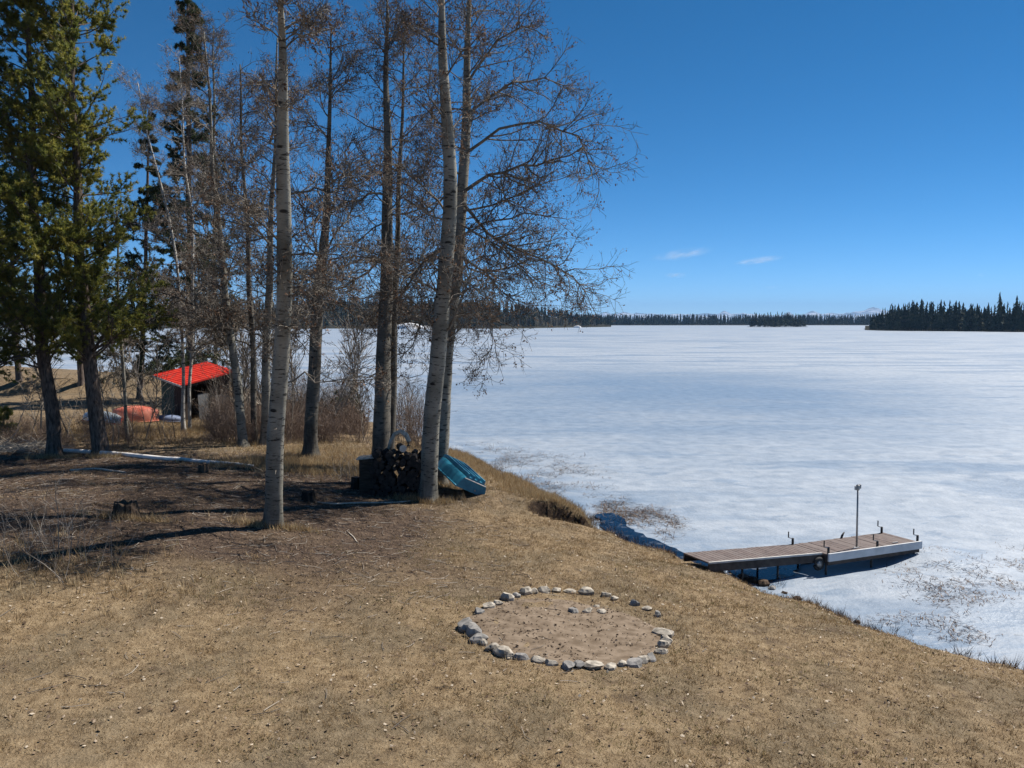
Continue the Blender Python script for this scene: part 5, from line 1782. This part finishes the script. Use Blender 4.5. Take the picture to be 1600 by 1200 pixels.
brush = [shrub_mesh('shrub', 80 + i, 26, 1.15 + 0.2 * (i % 3), 1.1, 6, M_BRUSH, 0.0065) for i in range(4)]
willow = [shrub_mesh('willow_shrub', 90 + i, 30, 2.6, 1.0, 8, M_BRUSH if i else M_TWIG, 0.008) for i in range(3)]
sapl = [shrub_mesh('sapling', 95 + i, 1, 3.4, 0.3, 16, M_TWIG if i % 2 else M_TWIG_PALE, 0.016) for i in range(5)]
weed = [shrub_mesh('weed_stalk', 100 + i, 4, 0.75, 0.8, 3, M_TWIG_PALE, 0.004) for i in range(3)]


def place(mesh, name, px, py, label, cat, group, rng, sc=1.0, g=None):
    g = ground_at(px, py) if g is None else g
    o = bpy.data.objects.new(name, mesh)
    COL.objects.link(o)
    o.location = Vector(g)
    k = sc * rng.uniform(0.8, 1.2)
    o.scale = (k, k, k * rng.uniform(0.9, 1.15))
    o.rotation_euler = (0, 0, rng.uniform(0, TAU))
    return tag(o, label, cat, group)


rb = np.random.default_rng(110)
for i in range(150):
    x = rb.uniform(195, 575)
    y = 664 + rb.uniform(0, 1) * np.interp(x, [195, 300, 420, 575], [26, 34, 30, 28])
    if x < 335 and (y < 686 or rb.uniform() < 0.5):
        continue
    place(brush[rb.integers(4)], 'shrub', x, y, 'leafless brown shrub in the thicket between the shed and the firewood', 'shrub', 'thicket behind the lawn', rb, 0.6 if x < 330 else 1.05)
for i in range(48):
    x, y = rb.uniform(0, 210), rb.uniform(672, 702)
    place(brush[rb.integers(4)], 'shrub', x, y, 'low leafless shrub among the thick pine trunks at left', 'shrub', 'brush among the pines', rb, 0.62)
for i in range(26):
    x = rb.uniform(335, 560)
    place(willow[rb.integers(3)], 'willow_shrub', x, np.interp(x, [335, 480, 560], [662, 660, 664]) + rb.uniform(-14, 12), 'tall leafless thicket shrub near the lake edge right of the shed', 'shrub', 'tall shrubs by the lake edge', rb, 0.85)
for i, (x, y, s_) in enumerate([(622, 688, .95), (640, 694, 1.0), (655, 700, .9), (634, 682, 1.05), (664, 704, .8), (612, 680, .9), (648, 690, 1.0)]):
    place(willow[i % 3], 'willow_shrub', x, y, 'arching willow shrub between the straight dark aspen and the aspen pair', 'shrub', 'willows behind the firewood', rb, s_)
for i, x in enumerate([22, 48, 55, 92, 98, 104, 112, 135, 170, 176, 186, 210, 232, 248, 256, 262, 272, 312, 326, 345, 430, 455, 462, 530, 545, 568]):
    place(sapl[i % 5], 'sapling', x + rb.uniform(-3, 3), rb.uniform(672, 698) if x < 300 else rb.uniform(666, 690), 'thin bare sapling stem standing in the brush', 'sapling', 'saplings in the brush', rb, 0.95)
for i, (x, y) in enumerate([(96, 860), (12, 838), (48, 850), (30, 870), (72, 880), (122, 872), (160, 884), (8, 880), (115, 905), (60, 842), (135, 850), (20, 900), (90, 835)]):
    place(weed[i % 3], 'weed_stalk', x, y, 'dry upright weed stalk in the lower left corner of the lawn', 'weed', 'weed stalks at lower left', rb, 1.2)
place(shrub_mesh('sapling', 120, 1, 2.1, 0.3, 9, M_TWIG_PALE, 0.010), 'sapling', 96, 862, 'single pale bare sapling standing on the lawn at lower left', 'sapling', None, rb, 1.0)
for i, (x, y) in enumerate([(536, 748), (542, 752), (550, 745), (528, 742), (560, 742)]):
    place(weed[i % 3], 'weed_stalk', x, y, 'dry twiggy stalk beside the chopping block', 'weed', 'stalks by the chopping block', rb, 1.3)
for i, (x, y) in enumerate([(783, 738), (788, 744), (795, 748), (770, 730), (838, 764), (735, 715), (760, 726), (815, 752)]):
    place(weed[i % 3], 'weed_stalk', x, y, 'dark dry stalk on the grassy bank right of the blue boat', 'weed', 'stalks on the grassy bank', rb, 1.1)


tall = [shrub_mesh('young_aspen', 125 + i, 1, 7.5, 0.35, 60, M_TWIG if i % 2 else M_TWIG_PALE, 0.026) for i in range(4)]
for i, (x, y) in enumerate([(232, 652), (226, 690), (205, 684), (378, 690), (386, 672), (368, 690), (392, 676), (404, 668), (430, 684), (446, 676), (458, 690), (470, 668), (512, 684), (524, 672), (548, 676), (566, 684), (60, 690), (110, 684), (176, 680), (395, 662), (412, 664), (420, 664)]):
    place(tall[i % 4], 'young_aspen', x, y, 'slender leafless young tree among the larger aspens and the shed', 'tree', 'slender young trees in the thicket', rb, 1.0)


# ------------------------------------------------------------------ grass, litter and reeds
def region_pts(n, d0, d1, rng, x_lo=-30, x_hi=1630):
    """points spread evenly over the ground within the view's wedge"""
    u = rng.uniform(0, 1, n)
    d = np.sqrt(d0 ** 2 + (d1 ** 2 - d0 ** 2) * u)
    px = rng.uniform(x_lo, x_hi, n)
    x = (px - 800) / F_PX * d * 1.02
    return x, d


def blades(x, y, z, n, h, lean, width, rng, rnd):
    """n thin blades at each point"""
    N = len(x)
    S = np.repeat(np.column_stack([x, y, z - 0.005]), n, axis=0)
    S[:, :2] += rng.normal(0, 0.035, (N * n, 2))
    hh = np.repeat(h, n) * rng.uniform(0.5, 1.2, N * n)
    D = np.column_stack([rng.normal(0, lean, N * n), rng.normal(0, lean, N * n), np.ones(N * n)])
    D = norm(D)
    a = rng.uniform(0, TAU, N * n)
    sv = np.column_stack([np.cos(a), np.sin(a), np.zeros(N * n)]) * width
    V = np.stack([S - sv, S + sv, S + D * hh[:, None]], 1).reshape(-1, 3)
    R = np.repeat(np.clip(np.repeat(rnd, n) + rng.normal(0, 0.12, N * n), 0, 1), 3)
    return V, np.arange(len(V)).reshape(-1, 3), R


rg = np.random.default_rng(130)
# short lawn
x, y = region_pts(105000, 8.3, 27, rg)
s = sdist(x, y)
df = duff(x, y)
ok = (s > 0.25) & (((x - NOTCH[0]) / 1.15) ** 2 + ((y - NOTCH[1] - 0.05) / 0.7) ** 2 > 0.95) & (rg.uniform(0, 1, len(x)) > df * 0.82) & (((x - fc[0]) / RX) ** 2 + ((y - fc[1]) / RY) ** 2 > 1.0)
x, y, s, df = x[ok], y[ok], s[ok], df[ok]
patch = fbm(x * 0.8, y * 0.8, 141)
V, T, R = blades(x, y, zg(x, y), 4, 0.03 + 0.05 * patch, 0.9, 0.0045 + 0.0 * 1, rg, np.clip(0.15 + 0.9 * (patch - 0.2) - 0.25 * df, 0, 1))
single('lawn_grass', (V, [T]), M_GRASS, (0, 0, 0), 'short dry tan grass covering the lawn', 'grass', None, 'stuff', False, {'rnd': R})
# taller tussocks that stand out of the mown grass
x, y = region_pts(15000, 8.3, 26, rg)
ok = (sdist(x, y) > 0.3) & (fbm(x * 0.9, y * 0.9, 146) > 0.47) & (((x - fc[0]) / RX) ** 2 + ((y - fc[1]) / RY) ** 2 > 0.9) & (rg.uniform(0, 1, len(x)) > duff(x, y) * 0.75)
x, y = x[ok], y[ok]
V, T, R = blades(x, y, zg(x, y), 9, rg.uniform(0.05, 0.13, len(x)), 0.75, 0.005, rg, rg.beta(2, 1.6, len(x)))
single('grass_tussocks', (V, [T]), M_GRASS, (0, 0, 0), 'scattered tussocks of longer bleached grass on the lawn', 'grass', None, 'stuff', False, {'rnd': R})
# greening patches near the bottom
x, y = region_pts(9000, 8.3, 18, rg, 300, 1500)
ok = (sdist(x, y) > 0.5) & (fbm(x * 0.6, y * 0.6, 151) > 0.52) & (((x - fc[0]) / RX) ** 2 + ((y - fc[1]) / RY) ** 2 > 1.1)
x, y = x[ok], y[ok]
V, T, R = blades(x, y, zg(x, y), 4, np.full(len(x), 0.055), 0.7, 0.0045, rg, rg.uniform(0, 1, len(x)))
single('green_grass', (V, [T]), M_GREENGRASS, (0, 0, 0), 'patches of grass turning green low on the lawn', 'grass', None, 'stuff', False, {'rnd': R})
# tall golden grass on the bank and round the edge of the lawn
xs, ys = [], []
for (x0, y0), (x1, y1), n, spread in (((705, 705), (770, 735), 1700, 0.7), ((770, 735), (860, 780), 2600, 0.6), ((850, 775), (945, 815), 1600, 0.35), ((400, 722), (575, 738), 2600, 0.9), ((440, 700), (600, 715), 1600, 1.5),
                                       ((945, 820), (1085, 874), 700, 0.2), ((1140, 892), (1340, 966), 900, 0.25), ((150, 668), (330, 668), 2200, 3.2), ((0, 880), (130, 900), 260, 1.0), ((150, 672), (330, 680), 2600, 1.6), ((414, 824), (436, 824), 200, 0.10), ((655, 785), (684, 785), 200, 0.10), ((680, 762), (696, 760), 120, 0.08), ((184, 812), (208, 812), 90, 0.06), ((72, 716), (100, 716), 120, 0.12), ((146, 714), (172, 714), 120, 0.12)):
    for _ in range(14):
        f = rg.uniform(0, 1)
        p = ground_at(x0 + (x1 - x0) * f, y0 + (y1 - y0) * f)
        m = n // 14
        xs.append(p[0] + rg.normal(0, spread + 0.35, m))
        ys.append(p[1] + rg.normal(0, spread, m))
x, y = np.concatenate(xs), np.concatenate(ys)
s = sdist(x, y)
ok = (s > 0.05) & (((x - NOTCH[0]) / 1.15) ** 2 + ((y - NOTCH[1] - 0.05) / 0.7) ** 2 > 0.95)
x, y = x[ok], y[ok]
V, T, R = blades(x, y, zg(x, y), 7, 0.14 + 0.18 * fbm(x * 1.5, y * 1.5, 161), 0.45, 0.006, rg, rg.uniform(0.35, 1.0, len(x)))
single('bank_grass', (V, [T]), M_GRASS, (0, 0, 0), 'tall golden dead grass along the bank and the edge of the lawn', 'grass', None, 'stuff', False, {'rnd': R})
# fallen leaves
x, y = region_pts(80000, 8.3, 40, rg)
s, df = sdist(x, y), duff(x, y)
ok = (s > 0.4) & (rg.uniform(0, 1, len(x)) < 0.34 + 0.66 * df) & (((x - fc[0]) / RX) ** 2 + ((y - fc[1]) / RY) ** 2 > 0.8)
x, y = x[ok], y[ok]
n = len(x)
C = np.column_stack([x, y, zg(x, y) + rg.uniform(0.006, 0.03, n)])
D = np.column_stack([rg.normal(0, 1, n), rg.normal(0, 1, n), rg.normal(0, 0.25, n)])
D = norm(D)
sv = norm(np.column_stack([-D[:, 1], D[:, 0], rg.normal(0, 0.35, n)]))
ln, wd_ = rg.uniform(0.03, 0.075, n)[:, None], rg.uniform(0.02, 0.05, n)[:, None]
V = np.stack([C, C + D * ln * .5 + sv * wd_ * .5, C + D * ln + [0, 0, .008], C + D * ln * .5 - sv * wd_ * .5], 1).reshape(-1, 3)
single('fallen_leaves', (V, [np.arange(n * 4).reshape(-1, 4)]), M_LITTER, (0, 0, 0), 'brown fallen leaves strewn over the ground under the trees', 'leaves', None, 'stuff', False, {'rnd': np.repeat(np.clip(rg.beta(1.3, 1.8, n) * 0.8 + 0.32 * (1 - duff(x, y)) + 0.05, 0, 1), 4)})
# small twigs on the ground
x, y = region_pts(5000, 9, 34, rg, -30, 900)
ok = (sdist(x, y) > 0.6) & (rg.uniform(0, 1, len(x)) < 0.15 + duff(x, y))
x, y = x[ok], y[ok]
n = len(x)
a = rg.uniform(0, TAU, n)
L = rg.uniform(0.08, 0.4, n)
P = np.stack([np.column_stack([x + f * L * np.cos(a), y + f * L * np.sin(a)]) for f in (-.5, 0.1, .5)], 1)
P = np.concatenate([P, (zg(P[..., 0], P[..., 1]) + 0.02)[..., None]], -1)
P[:, 1, :2] += rg.normal(0, .02, (n, 2))
V, Q = tubes(P, np.full((n, 1), 0.005) * np.ones((1, 3)), 3)
single('ground_twigs', (V, [Q]), M_TWIG_PALE, (0, 0, 0), 'small broken twigs littering the ground under the trees', 'twigs', None, 'stuff')


# dead reeds frozen into the ice along the shore
def reeds(name, px_rects, n, label, flat, seed, ln=(0.1, 0.4)):
    rng = np.random.default_rng(seed)
    xs, ys = [], []
    for (x0, y0, x1, y1, w) in px_rects:
        m = int(n * w)
        th, rr = rng.uniform(0, TAU, m), np.sqrt(rng.uniform(0, 1, m)) * rng.uniform(0.6, 1.15, m)
        xs.append((x0 + x1) / 2 + (x1 - x0) / 2 * rr * np.cos(th))
        ys.append((y0 + y1) / 2 + (y1 - y0) / 2 * rr * np.sin(th) + (rr * np.cos(th)) * (y1 - y0) * 0.12)
    px, py = np.concatenate(xs), np.concatenate(ys)
    W = np.array([at_z(p, q, 0.0) for p, q in zip(px, py)])
    keep = (sdist(W[:, 0], W[:, 1]) < 0.1) & (fbm(W[:, 0] * 0.9, W[:, 1] * 0.9, seed) + rng.normal(0, .06, len(W)) > 0.48)
    W = W[keep]
    k = len(W)
    W[:, 2] = ice_z(W[:, 0], W[:, 1]) + 0.012
    D = norm(np.column_stack([rng.normal(0, 1, k), rng.normal(0, 1, k), np.abs(rng.normal(0, flat, k))]))
    D[:, 2] = np.minimum(D[:, 2], 0.5)
    L = rng.uniform(*ln, k)[:, None]
    sv = norm(np.cross(D, np.tile([[0, 0.3, 1.0]], (k, 1)))) * 0.007
    V = np.stack([W - sv, W + sv, W + D * L + sv * .5, W + D * L - sv * .5], 1).reshape(-1, 3)
    single(name, (V, [np.arange(k * 4).reshape(-1, 4)]), M_REED, (0, 0, 0), label, 'reeds', None, 'stuff', False, {'rnd': np.repeat(rng.uniform(0, 1, k), 4)})


reeds('shore_reeds', [(690, 690, 800, 735, .25), (750, 700, 960, 790, .55), (850, 765, 1010, 822, .6), (960, 790, 1075, 845, .4), (700, 690, 900, 780, .4)], 6000, 'brown flattened reeds frozen into the ice along the grassy bank', 0.08, 171)
reeds('ice_debris', [(1380, 860, 1600, 962, .5), (1300, 960, 1600, 1010, .2), (1540, 850, 1640, 960, .2)], 3600, 'dark scattered reed stubble in the ice to the right of the dock', 0.15, 172, (0.05, 0.2))
SH = np.array(shore[4:-5])
seg = rg.integers(0, len(SH) - 1, 2600)
f = rg.uniform(0, 1, 2600)[:, None]
P = SH[seg] + (SH[seg + 1] - SH[seg]) * f + rg.normal(0, 0.28, (2600, 2))
P = P[(P[:, 1] > 9) & (P[:, 1] < 48) & (fbm(P[:, 0] * 0.9, P[:, 1] * 0.9, 181) > 0.42)]
V, T, R = blades(P[:, 0], P[:, 1], np.maximum(zg(P[:, 0], P[:, 1]), 0.0), 8, rg.uniform(0.08, 0.30, len(P)), 0.6, 0.006, rg, rg.uniform(0, 0.9, len(P)))
single('standing_reeds', (V, [T]), M_REED, (0, 0, 0), 'ragged fringe of broken brown reeds where the lawn meets the ice', 'reeds', None, 'stuff', False, {'rnd': R})
# heap of grey twigs at the far left edge of the lawn
x0 = np.array([ground_at(p, q) for p, q in zip(rg.uniform(-10, 80, 40), rg.uniform(694, 708, 40))])
S = np.repeat(x0, 9, axis=0) + np.column_stack([rg.normal(0, .25, 360), rg.normal(0, .15, 360), rg.uniform(0.0, .16, 360)])
D = np.column_stack([rg.normal(0, 1, 360), rg.normal(0, .35, 360), rg.normal(0.03, .14, 360)])
V, Q = tubes(grow(S, D, rg.uniform(.5, 1.4, 360), 5, rg, .08), np.full((360, 1), 0.008) * np.linspace(1, .5, 5)[None], 3)
single('brush_heap', (V, [Q]), M_DEADWOOD, x0[0], 'heap of grey cut twigs along the left edge of the lawn', 'brush heap', None, 'stuff')
